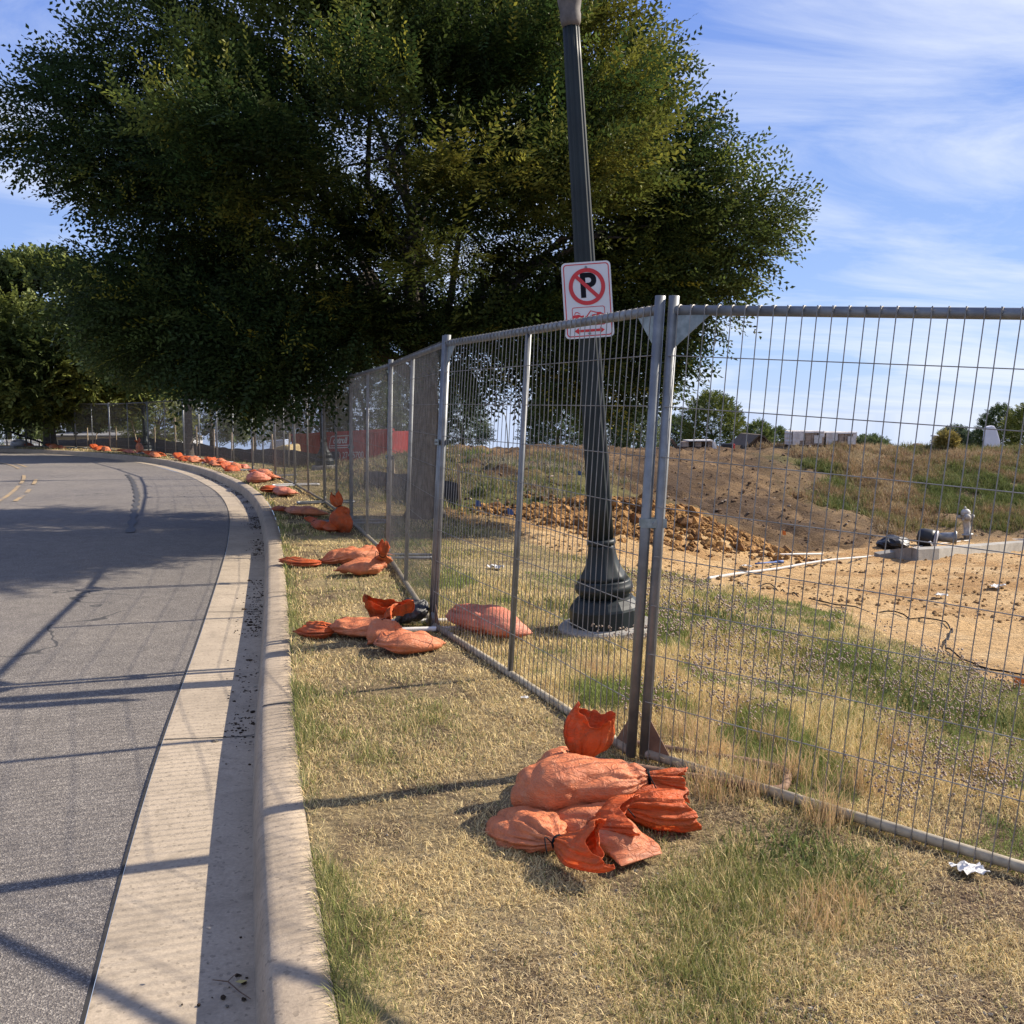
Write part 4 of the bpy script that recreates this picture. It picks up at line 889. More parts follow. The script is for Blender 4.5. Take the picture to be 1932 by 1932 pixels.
def tree(name, label, base, prof, N, size, seed, trunk_h, trunk_r, tones, near=False, group=None, tips=0., inner=.45, clump=.42, lob=.28, nscale=.55, limbs=14, sq=(1, 1), lean=(0, 0), cc=None, extra=None, twigs=0, boughs=None):
    rg = np.random.default_rng(seed); base = np.array(base, float)
    t = thing(name, label, 'tree', base, group)
    c = np.array(cc if cc is not None else (base[0], base[1], base[2]))
    if boughs:
        nb, per = boughs; Pb, Ub, fb = crown_pts(rg, c, prof, nb, seed, sq, .5, .30, nscale, lob)
        zs_ = [p[0] for p in prof]; P1, U1, f1 = crown_pts(rg, c, prof, N, seed + 1, sq, inner, .36, nscale, lob)
        hr = np.clip((Pb[:, 2] - c[2] - zs_[0]) / (zs_[-1] - zs_[0]), 0, 1); Ax = unit(np.c_[Ub, .1 + .75 * hr]); Sd = unit(np.cross(Ax, [0, 0, 1.])); Nn_ = np.cross(Sd, Ax)
        e3 = unit(rg.normal(size=(nb, per, 3))) * rg.uniform(0, 1, (nb, per, 1)) ** .5; rs_ = rg.uniform(.7, 1.35, (nb, 1, 1))
        Q3 = Pb[:, None] + rs_ * (Ax[:, None] * e3[..., :1] * .88 + Sd[:, None] * e3[..., 1:2] * .58 + Nn_[:, None] * e3[..., 2:] * .16)
        P = np.concatenate([Q3.reshape(-1, 3), P1]); U = np.concatenate([np.repeat(Ub, per, 0), U1]); f = np.concatenate([np.repeat(fb, per), f1])
    else: P, U, f = crown_pts(rg, c, prof, N, seed, sq, inner, clump, nscale, lob)
    zs = [p[0] for p in prof]; hrel = (P[:, 2] - c[2] - zs[0]) / (zs[-1] - zs[0])
    up = np.clip(.15 + hrel * .9, -.25, 1.0) - (1 - hrel) * .25
    Dr = unit(np.c_[U * (.9 - .5 * hrel)[:, None], up] + rg.normal(size=P.shape) * (.28 if boughs else .42))
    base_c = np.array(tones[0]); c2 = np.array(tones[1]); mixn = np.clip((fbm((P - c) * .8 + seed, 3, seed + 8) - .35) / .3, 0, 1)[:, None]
    mixn = np.clip(mixn * (.30 + .95 * (f[:, None] > .82)), 0, 1)  # outer leaves get the lighter tone: sunlit shell, shaded inside painted into leaf colour
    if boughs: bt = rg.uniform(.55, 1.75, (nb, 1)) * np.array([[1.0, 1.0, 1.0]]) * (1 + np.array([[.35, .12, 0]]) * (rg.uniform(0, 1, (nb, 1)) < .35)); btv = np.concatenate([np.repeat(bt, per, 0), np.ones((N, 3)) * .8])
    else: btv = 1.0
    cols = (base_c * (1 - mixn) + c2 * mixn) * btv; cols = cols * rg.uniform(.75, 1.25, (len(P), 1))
    sz = size * rg.uniform(.7, 1.3, len(P))
    if tips:
        cand = np.where((f > .86) & (hrel > .1))[0]; k = rg.choice(cand, int(len(P) * tips)); tp = fbm((P[k] - c) * 1.5 + 7, 2, seed + 2) > .57; k = k[tp]; k = np.repeat(k, 3)
        Pk = P[k] + np.c_[U[k] * .12, rg.uniform(.0, .22, len(k))] + rg.normal(size=(len(k), 3)) * .10; Dk = unit(np.c_[U[k] * .35, np.full(len(k), 1.0)] + rg.normal(size=Pk.shape) * .30)
        yq = rg.uniform(0, 1, (len(k), 1)) ** 1.5; yel = np.array([.27, .25, .035]) * yq + np.array([.065, .095, .02]) * (1 - yq); 
        P = np.concatenate([P, Pk]); Dr = np.concatenate([Dr, Dk]); cols = np.concatenate([cols, yel]); sz = np.concatenate([sz, size * rg.uniform(.5, .95, len(k))])
    if extra is not None:
        Pe, De, Ce = extra(rg); P = np.concatenate([P, Pe]); Dr = np.concatenate([Dr, De]); cols = np.concatenate([cols, Ce]); sz = np.concatenate([sz, size * rg.uniform(.8, 1.3, len(Pe))])
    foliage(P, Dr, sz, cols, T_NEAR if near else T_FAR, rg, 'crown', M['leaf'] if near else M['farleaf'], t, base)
    b, top = trunk_mesh(base, trunk_h, trunk_r, lean, limbs, rg)
    tgt = P[rg.choice(len(P), limbs, replace=False)]
    for e in tgt:
        L = np.linalg.norm(e - top); st_ = top - np.array([lean[0], lean[1], 1]) * rg.uniform(0, .25) * trunk_h; pth = limb_path(st_, e, rg); b.tube(pth, np.linspace(trunk_r * (.27 if near else .4), max(.006, trunk_r * .04), len(pth)), 7, cap=False)
        if twigs:
            for q in range(twigs):
                m = pth[rg.integers(1, 5)]; near_ = P[rg.choice(len(P), 60)]; e2 = near_[np.argmin(np.linalg.norm(near_ - m, axis=1) + np.where(np.linalg.norm(near_ - m, axis=1) < .5, 9, 0))]
                p2 = limb_path(m, e2, rg, 5, .06); b.tube(p2, np.linspace(trunk_r * .14, .004, 5), 5, cap=False)
    b.build('trunk', M['bark'], t, True)
    return t
# the big tree: crown leans over the road, 11 m wide, lower boughs hang to the fence top
mb = D(802, 972, 13.6); mb = np.array([mb[0], mb[1], H1(mb[0], mb[1])])
mc = np.array([D(760, 500, 13.6)[0], 13.9, 0])
def hang(rg):
    A = []; U_ = []
    blobs = [(D(455, 665, 12.2), .7, 480), (D(500, 722, 12.2), .34, 200), (D(470, 712, 12.2), .3, 130), (D(560, 685, 12.4), .6, 380), (D(400, 610, 12.5), .85, 520), (D(660, 620, 12.6), .7, 420), (D(520, 600, 12.4), .8, 480), (D(1040, 690, 13.4), .7, 330), (D(1150, 705, 13.5), .8, 480), (D(1215, 665, 13.6), .6, 320),
             (D(1320, 470, 13.8), .9, 600), (D(1250, 360, 13.8), .9, 560), (D(1405, 405, 13.8), .6, 260), (D(130, 235, 12.8), .9, 480), (D(195, 150, 13.0), .6, 300), (D(310, 70, 13.0), .75, 400), (D(240, 320, 12.8), .8, 420), (D(1180, 130, 13.6), .6, 300), (D(1270, 270, 13.6), .55, 240), (D(250, 560, 12.6), .9, 520), (D(330, 620, 12.5), .9, 560), (D(1270, 560, 13.6), .8, 420), (D(1220, 500, 13.8), .9, 480), (D(1180, 600, 13.6), .8, 420), (D(1060, 630, 13.4), .7, 330), (D(900, 650, 13.0), .9, 480)]
    for c, r, n in blobs:
        n = int(n * 1.25); d = unit(rg.normal(size=(n, 3))); p = np.array(c) + d * (r * rg.uniform(0, 1, (n, 1)) ** .45) * [1, 1, .62]; A.append(p); out = np.array([1 if c[0] > mc[0] else -1, 0, 0]) * .5
        U_.append(unit(d * .6 + out + rg.normal(size=(n, 3)) * .35))
    P = np.concatenate(A); k = len(P); mixn = np.clip((fbm(P * .9, 3, 77) - .35) / .3, 0, 1)[:, None]
    col = (np.array([.030, .052, .016]) * (1 - mixn) + np.array([.060, .082, .020]) * mixn) * rg.uniform(.7, 1.3, (k, 1))
    y = rg.uniform(0, 1, k) < .03; col[y] = [.24, .23, .035]; return P, np.concatenate(U_), col
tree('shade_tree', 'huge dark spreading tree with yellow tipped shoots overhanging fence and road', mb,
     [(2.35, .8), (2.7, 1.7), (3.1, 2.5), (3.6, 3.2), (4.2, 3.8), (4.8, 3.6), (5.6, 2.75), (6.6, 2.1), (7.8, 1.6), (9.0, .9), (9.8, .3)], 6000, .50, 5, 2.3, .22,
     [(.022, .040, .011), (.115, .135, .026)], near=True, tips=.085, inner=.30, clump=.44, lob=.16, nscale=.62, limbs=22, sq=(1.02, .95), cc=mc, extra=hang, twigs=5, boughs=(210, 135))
def far_tree(label, px, dep, top, bot, wpx, N, tones, seed, name='leafy_tree', size=None, shape='round', trunk=True, group='trees beyond the fence', trunk_px=None, clump=.40, zb=None):
    b = D(px, 850, dep); gzv = H1(b[0], b[1]); zt = D(px, top, dep)[2] - gzv; zl = max(.1, D(px, bot, dep)[2] - gzv); r = wpx / 2 * sc(dep); h = zt - zl
    if shape == 'round': prof = [(zl, r * .45), (zl + h * .15, r * .85), (zl + h * .38, r), (zl + h * .65, r * .86), (zl + h * .85, r * .55), (zt, r * .12)]
    elif shape == 'cone': prof = [(zl, r * .75), (zl + h * .12, r), (zl + h * .4, r * .8), (zl + h * .75, r * .42), (zt, r * .06)]
    else: prof = [(zl, r * .8), (zl + h * .2, r), (zl + h * .6, r * .9), (zl + h * .9, r * .55), (zt, r * .2)]
    b[2] = gzv
    return tree(name, label, b, prof, int(N * 1.7), size or r * .26, seed, max(.3, zl + h * .25), (trunk_px or 8) * sc(dep) / 2, tones, group=group, inner=.35, clump=clump, lob=.22, nscale=1.6 / max(r, .5), limbs=8)
DG = [(.045, .072, .024), (.10, .13, .036)]; MG = [(.075, .11, .034), (.15, .18, .05)]; BG = [(.06, .088, .048), (.11, .14, .07)]; YG = [(.12, .145, .032), (.22, .22, .045)]; PG = [(.10, .135, .06), (.17, .20, .09)]
far_tree('broad tree at the left edge with sunlit olive top, standing on the far bend', 95, 43, 498, 790, 450, 7000, [(.050, .074, .020), (.16, .18, .04)], 101, size=.72, trunk_px=22, clump=.40)
far_tree('tree behind the big tree, trunk standing right of the far lamp post', 357, 35, 545, 715, 340, 4200, MG, 102, size=.75, trunk_px=15)
bgt = [('dull green tree over the handrail at the far left', 20, 62, 690, 836, 150, MG, 'wide'), ('tree behind the far fence left of the pale building', 130, 72, 700, 828, 150, DG, 'wide'), ('tree behind the pale building, left of the far lamp post', 215, 70, 690, 832, 140, MG, 'wide'),
       ('yellow green tree behind the far lamp post', 300, 58, 660, 834, 130, YG, 'wide'), ('olive tree right of the far lamp post, low boughs over the fence', 400, 62, 680, 826, 150, MG, 'wide'), ('dusty green tree above the pale tarp', 480, 66, 690, 832, 130, PG, 'wide'), ('dark tree behind the left end of the red container', 585, 60, 680, 830, 130, DG, 'wide'),
       ('dark tree behind the middle of the red container', 690, 60, 670, 828, 140, DG, 'wide'), ('blue green tree behind the right end of the red container', 775, 64, 700, 832, 110, BG, 'wide'),
       ('cone shaped grey green tree seen through the first fence panel, left of the sky gap', 872, 58, 690, 838, 112, BG, 'cone'), ('dark tree on the crest just left of the leaning lamp post', 1052, 58, 735, 846, 135, DG, 'wide'), ('small pale tree right behind the leaning lamp post', 1140, 62, 765, 848, 90, BG, 'wide'),
       ('grey green tree between the leaning lamp post and the twin posts', 1205, 60, 770, 849, 90, PG, 'wide'), ('small tree just right of the twin posts', 1275, 66, 788, 850, 60, BG, 'round'), ('rounded bright green tree on the crest right of the twin posts', 1343, 54, 744, 850, 118, [(.075, .105, .025), (.13, .145, .03)], 'round'),
       ('low tree between the rounded tree and the stacked pallets', 1430, 62, 798, 850, 60, MG, 'round'), ('small bushy tree left of the stacked pallets', 1468, 64, 810, 850, 50, MG, 'round'), ('grey green thicket right of the stacked pallets', 1640, 70, 828, 850, 66, PG, 'wide'),
       ('thin wispy tree behind the small digger', 1800, 66, 808, 850, 62, BG, 'round'), ('small tree left of the white tower', 1843, 64, 815, 850, 40, BG, 'round'), ('tall dark tree behind the white tower', 1884, 58, 768, 852, 84, DG, 'round'), ('yellow green tree at the right edge', 1950, 52, 758, 854, 110, YG, 'round')]
for k, (lab, px, dep, top, bot, w_, tn, sh) in enumerate(bgt):
    far_tree(lab, px, dep, top, bot, w_, 1300 if w_ > 80 else 700, tn, 110 + k, shape=sh, size=w_ / 2 * sc(dep) * (.20 if w_ > 80 else .3), clump=.36)
far_tree('round ochre shrub on the crest right of the small digger', 1786, 36, 820, 856, 34, 420, [(.20, .17, .05), (.30, .24, .07)], 140, name='shrub', size=.2, trunk_px=3, group=None)

# ---------------------------------------------------------------- grass and ground cover
def blades(name, xy, h, w, lean, col, label, rg, zoff=None, cat='grass', curl=.5, tipw=.25):
    n = len(xy); z = ground(xy) - .004
    if zoff is not None: z = z + zoff
    a = rg.uniform(0, 2 * math.pi, n); d = np.stack([np.cos(a), np.sin(a), np.zeros(n)], 1); fa = rg.uniform(0, 2 * math.pi, n); s = np.stack([np.cos(fa), np.sin(fa), np.zeros(n)], 1) * (w / 2)[:, None]
    B = np.c_[xy, z]; up = np.array([[0, 0, 1.]])
    l1 = lean * .6; l2 = lean * (1 + curl)
    Mid = B + (h * .55)[:, None] * (d * np.sin(l1)[:, None] + up * np.cos(l1)[:, None]); Tip = Mid + (h * .45)[:, None] * (d * np.sin(l2)[:, None] + up * np.cos(l2)[:, None])
    V = np.stack([B - s, B + s, Mid + s * .8, Mid - s * .8, Tip], 1).reshape(-1, 3); k = np.arange(n) * 5
    C5 = np.repeat(col[:, None], 5, 1); C5 = C5 * np.array([.8, .8, 1, 1, 1.1])[None, :, None] if False else C5
    o = mesh_np(name, V, [np.stack([k, k + 1, k + 2, k + 3], -1), np.stack([k + 3, k + 2, k + 4], -1)], M['blade'], False, C5.reshape(-1, 3))
    tag(o, label, cat, kind='stuff'); return o
def fence_x(y): return np.interp(y, [p[0][1] for p in FP], [p[0][0] for p in FP])
def kerb_off(xy):
    out = np.zeros(len(xy))
    for s in range(0, len(xy), 20000):
        q = xy[s:s + 20000]; K = KC[::3]; Nn = KN[::3]; d2 = ((K[None] - q[:, None]) ** 2).sum(-1); k = d2.argmin(1); out[s:s + 20000] = ((q - K[k]) * Nn[k]).sum(1)
    return out
def in_view(xy, z=0, m=60):
    y = np.maximum(xy[:, 1], .1); px = CX + FPX * xy[:, 0] / y; return (px > -m) & (px < 1932 + m)
def scatter(rg, n, y0, y1, pw=1.0, x0=-60, x1=60):
    """points uniform in the view wedge, density falling with distance"""
    u = rg.uniform(0, 1, n); y = y0 * (y1 / y0) ** (u ** pw); px = rg.uniform(-60, 1992, n); return np.c_[(px - CX) / FPX * y, y]
straw = np.array([.78, .62, .31]); tan = np.array([.58, .43, .21]); green = np.array([.17, .20, .055]); dgreen = np.array([.065, .085, .030]); olive = np.array([.33, .31, .11])
def cmix(rg, n, g):        # g = greenness 0..1
    r = rg.uniform(0, 1, n); c = np.where((r < g)[:, None], np.where((rg.uniform(0, 1, n) < .5)[:, None], green, olive), np.where((rg.uniform(0, 1, n) < .6)[:, None], straw, tan)); return c * rg.uniform(.7, 1.25, (n, 1))
rg = np.random.default_rng(5)
# verge between kerb and fence: mown, matted, half dead
xy = scatter(rg, 620000, 1.9, 46, 1.15); ko = kerb_off(xy); right_side = xy[:, 0] > fence_x(xy[:, 1]) + .02
xl = np.interp(xy[:, 1], [1.2, 3.06, 3.9, 3.95], [4.6, 1.66, .52, .5])    # near right panel line
inside = np.where(xy[:, 1] < 3.91, xy[:, 0] < xl, ~right_side)
m = (ko > .0) & inside; xy = xy[m]; ko = ko[m]; n = len(xy)
g = .20 + 1.1 * (fbm(xy * 1.9, 4, 71) - .5) * 2 + .55 * np.exp(-(ko / .09) ** 2) + .30 * np.exp(-((xy[:, 0] - .85) / .35) ** 2 - ((xy[:, 1] - 3.15) / .3) ** 2)
bare = sstep(.48, .62, fbm(xy * 3.1, 4, 72)) * .88; bare = np.maximum(bare, .85 * sstep(.5, 1.1, xy[:, 0]) * (1 - sstep(3.0, 3.5, xy[:, 1])) * sstep(.35, .5, fbm(xy * 1.7, 4, 61)))
keep = rg.uniform(0, 1, n) > bare * np.where(ko < .15, .2, 1); xy, g, ko = xy[keep], g[keep], ko[keep]; n = len(xy); dpt = xy[:, 1]
h = rg.uniform(.014, .046, n) * (1 + .6 * (g > .6)) * (1 + dpt * .012); h = h * np.where(ko < .07, 1.25, 1); w = .0022 * np.maximum(1, dpt / 3.2) * rg.uniform(.7, 1.3, n)
ln = np.where(rg.uniform(0, 1, n) < np.clip(g, 0, 1), rg.uniform(.2, 1.0, n), rg.uniform(.7, 1.45, n))
col = cmix(rg, n, np.clip(g, .04, .92))
blades('lawn_grass', xy, h, w, ln, col, 'short matted dry grass of the verge between kerb and fence', rg, curl=.2)
print('verge', n)
xy = scatter(rg, 330000, 1.95, 7.5, 1.1); ko = kerb_off(xy); xl = np.interp(xy[:, 1], [1.2, 3.06, 3.9, 3.95], [4.6, 1.66, .52, .5]); inside = np.where(xy[:, 1] < 3.91, xy[:, 0] < xl + .3, xy[:, 0] < fence_x(xy[:, 1]) + .3)
m = (ko > .01) & inside & (rg.uniform(0, 1, len(xy)) < .25 + .9 * fbm(xy * 4, 3, 75)); xy = xy[m]; n = len(xy)
tcol = np.where((rg.uniform(0, 1, n) < .5)[:, None], np.array([.48, .36, .20]), np.array([.70, .55, .30])); tcol[rg.uniform(0, 1, n) < .14] = [.16, .11, .07]
blades('dead_thatch', xy, rg.uniform(.010, .032, n), .0019 * np.maximum(1, xy[:, 1] / 3) * rg.uniform(.7, 1.8, n), rg.uniform(1.15, 1.5, n), tcol * rg.uniform(.7, 1.2, (n, 1)), 'flat dead thatch and leaf bits matted between the grass of the near verge', rg, curl=.1)
# rough field beyond the fence
xy = scatter(rg, 620000, 2.2, 30, 1.05); z_, o_, h_ = zones(xy)
xl = np.interp(xy[:, 1], [1.2, 3.06, 3.9, 3.95], [4.6, 1.66, .52, .5]); beyond = np.where(xy[:, 1] < 3.91, xy[:, 0] > xl, xy[:, 0] > fence_x(xy[:, 1]))
m = (z_ > .35) & beyond & (np.hypot(xy[:, 0] - lb[0], xy[:, 1] - lb[1]) > .31); xy = xy[m]; n = len(xy); dpt = xy[:, 1]
g = .34 + 1.0 * (fbm(xy * 1.1, 4, 81) - .5) * 2; edge_ = np.exp(-((xy[:, 0] - xe(xy[:, 1])) / .7) ** 2); g = g + .28 * edge_ + .3 * sstep(9, 12, dpt)
tall = sstep(.35, .65, fbm(xy * 1.4, 3, 83)); shr = sstep(10, 5, dpt) * .0 + 1
dn = np.where(dpt < 9, 1, .7)
h = (.035 + .085 * tall * rg.uniform(.3, 1.2, n)) * np.where(dpt > 9, .6, 1) * np.where((xy[:, 0] < .6) & (dpt > 5), .7, 1); w = .0026 * np.maximum(1, dpt / 4) * rg.uniform(.7, 1.3, n)
lawn_strip = (xy[:, 0] > 1.5) & (dpt < 3.6); keep = ~(lawn_strip & (rg.uniform(0, 1, n) < .5)); 
ln = rg.uniform(.1, .95, n) + .3 * (1 - tall)
col = cmix(rg, n, np.clip(g, .08, .95)); gl = (fbm(xy * 1.9, 3, 85) > .60) & (dpt < 12); col[gl] = green * rg.uniform(.8, 1.6, (gl.sum(), 1))
col[dpt > 9] *= .95
blades('field_grass', xy[keep], h[keep], w[keep], ln[keep], col[keep], 'rough longer grass beyond the fence, straw and green mixed', rg)
print('field', keep.sum())
# upright dry tufts
tf = []
for (px, py, z_) in [(1545, 1740, -.06), (1580, 1700, -.07), (1500, 1480, -.06), (1450, 1420, -.06), (1290, 1400, -.04), (1340, 1440, -.04), (1250, 1300, -.04), (1620, 1500, -.08), (1700, 1420, -.1), (1860, 1470, -.12), (1390, 1360, -.06), (1560, 1560, -.08), (1120, 1290, -.02), (1420, 1500, -.05), (1330, 1500, -.03)]:
    p = G(px, py, z_)[:2]; k = 260; tf.append(p + rg.normal(size=(k, 2)) * .055)
xy = np.concatenate(tf); n = len(xy); blades('dry_tufts', xy, rg.uniform(.05, .20, n) * np.where(xy[:, 1] < 3.3, .55, 1), np.full(n, .0024), rg.uniform(.05, .75, n), np.where((rg.uniform(0, 1, n) < .85)[:, None], np.array([.60, .42, .22]), olive) * rg.uniform(.75, 1.2, (n, 1)), 'tall bleached grass tufts on both sides of the fence', rg)
# clover heads (pale dry seed heads)
xy = scatter(rg, 60000, 2.4, 9, 1.0); z_, o_, h_ = zones(xy); xl = np.interp(xy[:, 1], [1.2, 3.06, 3.9, 3.95], [4.6, 1.66, .52, .5])
m = (z_ > .6) & np.where(xy[:, 1] < 3.91, xy[:, 0] > xl, xy[:, 0] > np.maximum(fence_x(xy[:, 1]), .5)) & (fbm(xy * 1.3, 3, 91) > .5) & (fbm(xy * 6, 2, 92) > .45); xy = xy[m][:5200]; n = len(xy)
hh = rg.uniform(.05, .13, n); c = np.c_[xy, ground(xy) + hh]; oc = np.array([[1, 0, 0], [-1, 0, 0], [0, 1, 0], [0, -1, 0], [0, 0, 1], [0, 0, -1.]]); of = np.array([[0, 2, 4], [2, 1, 4], [1, 3, 4], [3, 0, 4], [2, 0, 5], [1, 2, 5], [3, 1, 5], [0, 3, 5]])
r_ = rg.uniform(.004, .0075, n) * np.maximum(1, xy[:, 1] / 5); V = (c[:, None] + oc[None] * r_[:, None, None] * rg.uniform(.8, 1.2, (n, 6, 1))).reshape(-1, 3); F = (of[None] + (np.arange(n) * 6)[:, None, None]).reshape(-1, 3)
hc = np.where((rg.uniform(0, 1, n) < .7)[:, None], np.array([.40, .32, .25]), np.array([.27, .19, .14])) * rg.uniform(.8, 1.2, (n, 1))
o = mesh_np('clover_heads', V, F, M['blade'], True, np.repeat(hc, 6, 0)); tag(o, 'dry clover seed heads scattered over the rough field grass', 'seed heads', kind='stuff')
# broad leaved green weeds
wx = []
for (px, py, s) in [(1245, 1215, .16), (1200, 1200, .10), (1700, 1295, .28), (1760, 1310, .25), (1640, 1270, .22), (1400, 1180, .22), (1330, 1160, .2), (1060, 1160, .12), (1110, 1180, .12), (1540, 1600, .13), (1500, 1620, .12), (1580, 1630, .10), (1540, 1220, .2), (1820, 1330, .22), (1600, 1230, .2)]:
    p = G(px, py, -.1)[:2] if py < 1500 else G(px, py, -.04)[:2]; k = int(420 * s / .2); wx.append(p + rg.normal(size=(k, 2)) * s)
xy = np.concatenate(wx); n = len(xy); blades('green_weeds', xy, rg.uniform(.03, .12, n) * np.where(xy[:, 1] < 4, .5, 1), rg.uniform(.005, .010, n), rg.uniform(.1, 1.0, n), np.array([.16, .19, .06]) * rg.uniform(.55, 1.3, (n, 1)), 'broad bladed green weeds in patches beyond the fence', rg, cat='weeds')
# hillside cover: tussocks
def tussocks(name, label, N, cond, h, spread, per, cols, rg, wd=.012):
    xy = scatter(rg, N * 12, 13, 37, .8); xy = xy[cond(xy)][:N]; n = len(xy); s = rg.uniform(.6, 1.4, n)
    P = np.repeat(xy, per, 0) + rg.normal(size=(n * per, 2)) * spread * np.repeat(s, per)[:, None]; k = len(P)
    ci = np.clip(((fbm(xy * .55, 3, 97) - .28) / .44 * len(cols) + rg.normal(size=n) * .9), 0, len(cols) - 1).astype(int); c = np.repeat(np.array(cols)[ci] * rg.uniform(.75, 1.25, (n, 1)), per, 0) * rg.uniform(.8, 1.2, (k, 1))
    return blades(name, P, rg.uniform(.4, 1.1, k) * h * np.repeat(s, per), np.full(k, wd), rg.uniform(.1, 1.2, k), c, label, rg, cat='weeds')
def rightslope(xy):
    px = CX + FPX * xy[:, 0] / xy[:, 1]; l, o, hl = zones(xy); return (hl > .6) & (xy[:, 1] > yf(xy[:, 0]) + .8) & (px > 1430 + 300 * (fbm(xy * .5, 2, 5) - .2) + (xy[:, 1] < 25) * 160) & (fbm(xy * .9, 3, 93) > .36)
tussocks('slope_weeds', 'reddish tan and green tussocks covering the right hand slope', 7600, rightslope, .24, .12, 22, [(.13, .155, .045), (.19, .18, .065), (.26, .20, .095), (.27, .175, .10), (.34, .24, .13), (.39, .30, .17)], rg, .017)
def leftslope(xy):
    px = CX + FPX * xy[:, 0] / xy[:, 1]; l, o, hl = zones(xy); return (hl > .5) & (px > 640) & (px < 1190) & (xy[:, 1] < 26) & (fbm(xy * .9, 3, 95) > .50)
tussocks('spoil_weeds', 'low green and tan weeds on the brown spoil bank behind the lamp post', 1500, leftslope, .16, .12, 22, [(.12, .16, .045), (.16, .18, .06), (.30, .24, .14), (.09, .12, .04), (.34, .29, .2)], rg, .012)
def farverge(xy):
    px = CX + FPX * xy[:, 0] / xy[:, 1]; return (xy[:, 0] > fence_x(xy[:, 1])) & (px < 860) & (xy[:, 1] > 12) & (zones(xy)[0] < .7)
tussocks('bank_grass', 'dry grass on the low bank before the red container', 1500, farverge, .14, .16, 20, [(.34, .27, .14), (.28, .22, .11), (.17, .18, .06)], rg, .014)

# rubble: clods and stones
def icos():
    t = (1 + 5 ** .5) / 2; v_ = np.array([[-1, t, 0], [1, t, 0], [-1, -t, 0], [1, -t, 0], [0, -1, t], [0, 1, t], [0, -1, -t], [0, 1, -t], [t, 0, -1], [t, 0, 1], [-t, 0, -1], [-t, 0, 1]]) / math.sqrt(1 + t * t)
    f = np.array([[0, 11, 5], [0, 5, 1], [0, 1, 7], [0, 7, 10], [0, 10, 11], [1, 5, 9], [5, 11, 4], [11, 10, 2], [10, 7, 6], [7, 1, 8], [3, 9, 4], [3, 4, 2], [3, 2, 6], [3, 6, 8], [3, 8, 9], [4, 9, 5], [2, 4, 11], [6, 2, 10], [8, 6, 7], [9, 8, 1]]); return v_, f
def rocks(name, label, xy, r, col, rg, sink=.3, mat='soil', zs=None, flat=.75, cat='rubble', kind='stuff'):
    v_, f = icos(); n = len(xy); z = (ground(xy) if zs is None else zs) + r * flat * (1 - sink * 2) * .5
    V = v_[None] * rg.uniform(.6, 1.35, (n, 12, 1)) * r[:, None, None] * np.stack([rg.uniform(.7, 1.3, n), rg.uniform(.7, 1.3, n), np.full(n, flat)], 1)[:, None] + np.c_[xy, z][:, None]
    F = (f[None] + (np.arange(n) * 12)[:, None, None]).reshape(-1, 3)
    o = mesh_np(name, V.reshape(-1, 3), F, M[mat], False, np.repeat(col, 12, 0)); tag(o, label, cat, kind=kind); return o
P = []
for c, a, b_, h_ in HEAP: k = int(3000 * a * b_); P.append(np.array(c[:2]) + rg.normal(size=(k, 2)) * [a * .55, b_ * .55])
xy = np.concatenate(P); n = len(xy); oc_ = np.where((rg.uniform(0, 1, n) < .7)[:, None], np.array([.38, .215, .085]), np.array([.20, .11, .052])) * rg.uniform(.7, 1.25, (n, 1))
rocks('clay_clods', 'heap of broken orange clay clods along the foot of the brown bank', xy, rg.uniform(.012, .055, n) * rg.uniform(.5, 1.5, n) * np.where(rg.uniform(0, 1, n) < .04, 2.2, 1), oc_, rg)
xy = scatter(rg, 14000, 9, 25, 1.0); l, o_, hl = zones(xy); xy = xy[(o_ > .5)][:1500]; n = len(xy)
rocks('clay_crumbs', 'loose orange clay crumbs over the levelled site', xy, rg.uniform(.008, .028, n), np.array([.42, .27, .13]) * rg.uniform(.6, 1.2, (n, 1)), rg)
xy = scatter(rg, 16000, 13, 33, .8); l, o_, hl = zones(xy); xy = xy[hl > .6][:5200]; n = len(xy)
cst_ = np.where((rg.uniform(0, 1, n) < .12)[:, None], np.array([.36, .29, .22]), np.array([.20, .13, .08]))
rocks('slope_stones', 'stones and dark clods scattered over the slope', xy, rg.uniform(.010, .036, n) * rg.uniform(.4, 1.6, n), cst_ * rg.uniform(.7, 1.2, (n, 1)), rg, sink=.5)
# gutter grit, twigs, pebbles
n = 5200; ii = rg.integers(60, 330, n); cl_n = fbm(np.c_[KS[ii] * 1.7, KS[ii] * 0], 3, 99); ii = ii[rg.uniform(0, 1, n) < sstep(.3, .7, cl_n)]; n = len(ii); of_ = -.19 - np.abs(rg.normal(size=n)) * .07; of_ = np.clip(of_, -.59, -.185); xy = KC[ii] + KN[ii] * of_[:, None] + rg.normal(size=(n, 2)) * .02; rr_ = rg.uniform(.002, .0085, n) * np.where(rg.uniform(0, 1, n) < .08, 2.2, 1)
kk = kerb_off(xy); okk = kk < -.186; xy = xy[okk]; rr_ = rr_[okk]; kk = kk[okk]; n = len(xy)
rocks('gutter_grit', 'grit, pebbles and dry leaf bits lying in the gutter', xy, rr_, np.where((rg.uniform(0, 1, n) < .25)[:, None], np.array([.40, .36, .30]), np.array([.07, .05, .035])) * rg.uniform(.6, 1.3, (n, 1)), rg, sink=.1, zs=np.interp(kk, [-.60, -.5, -.37, -.24, -.17], [-.134, -.137, -.142, -.147, -.148]), flat=.5, cat='grit')
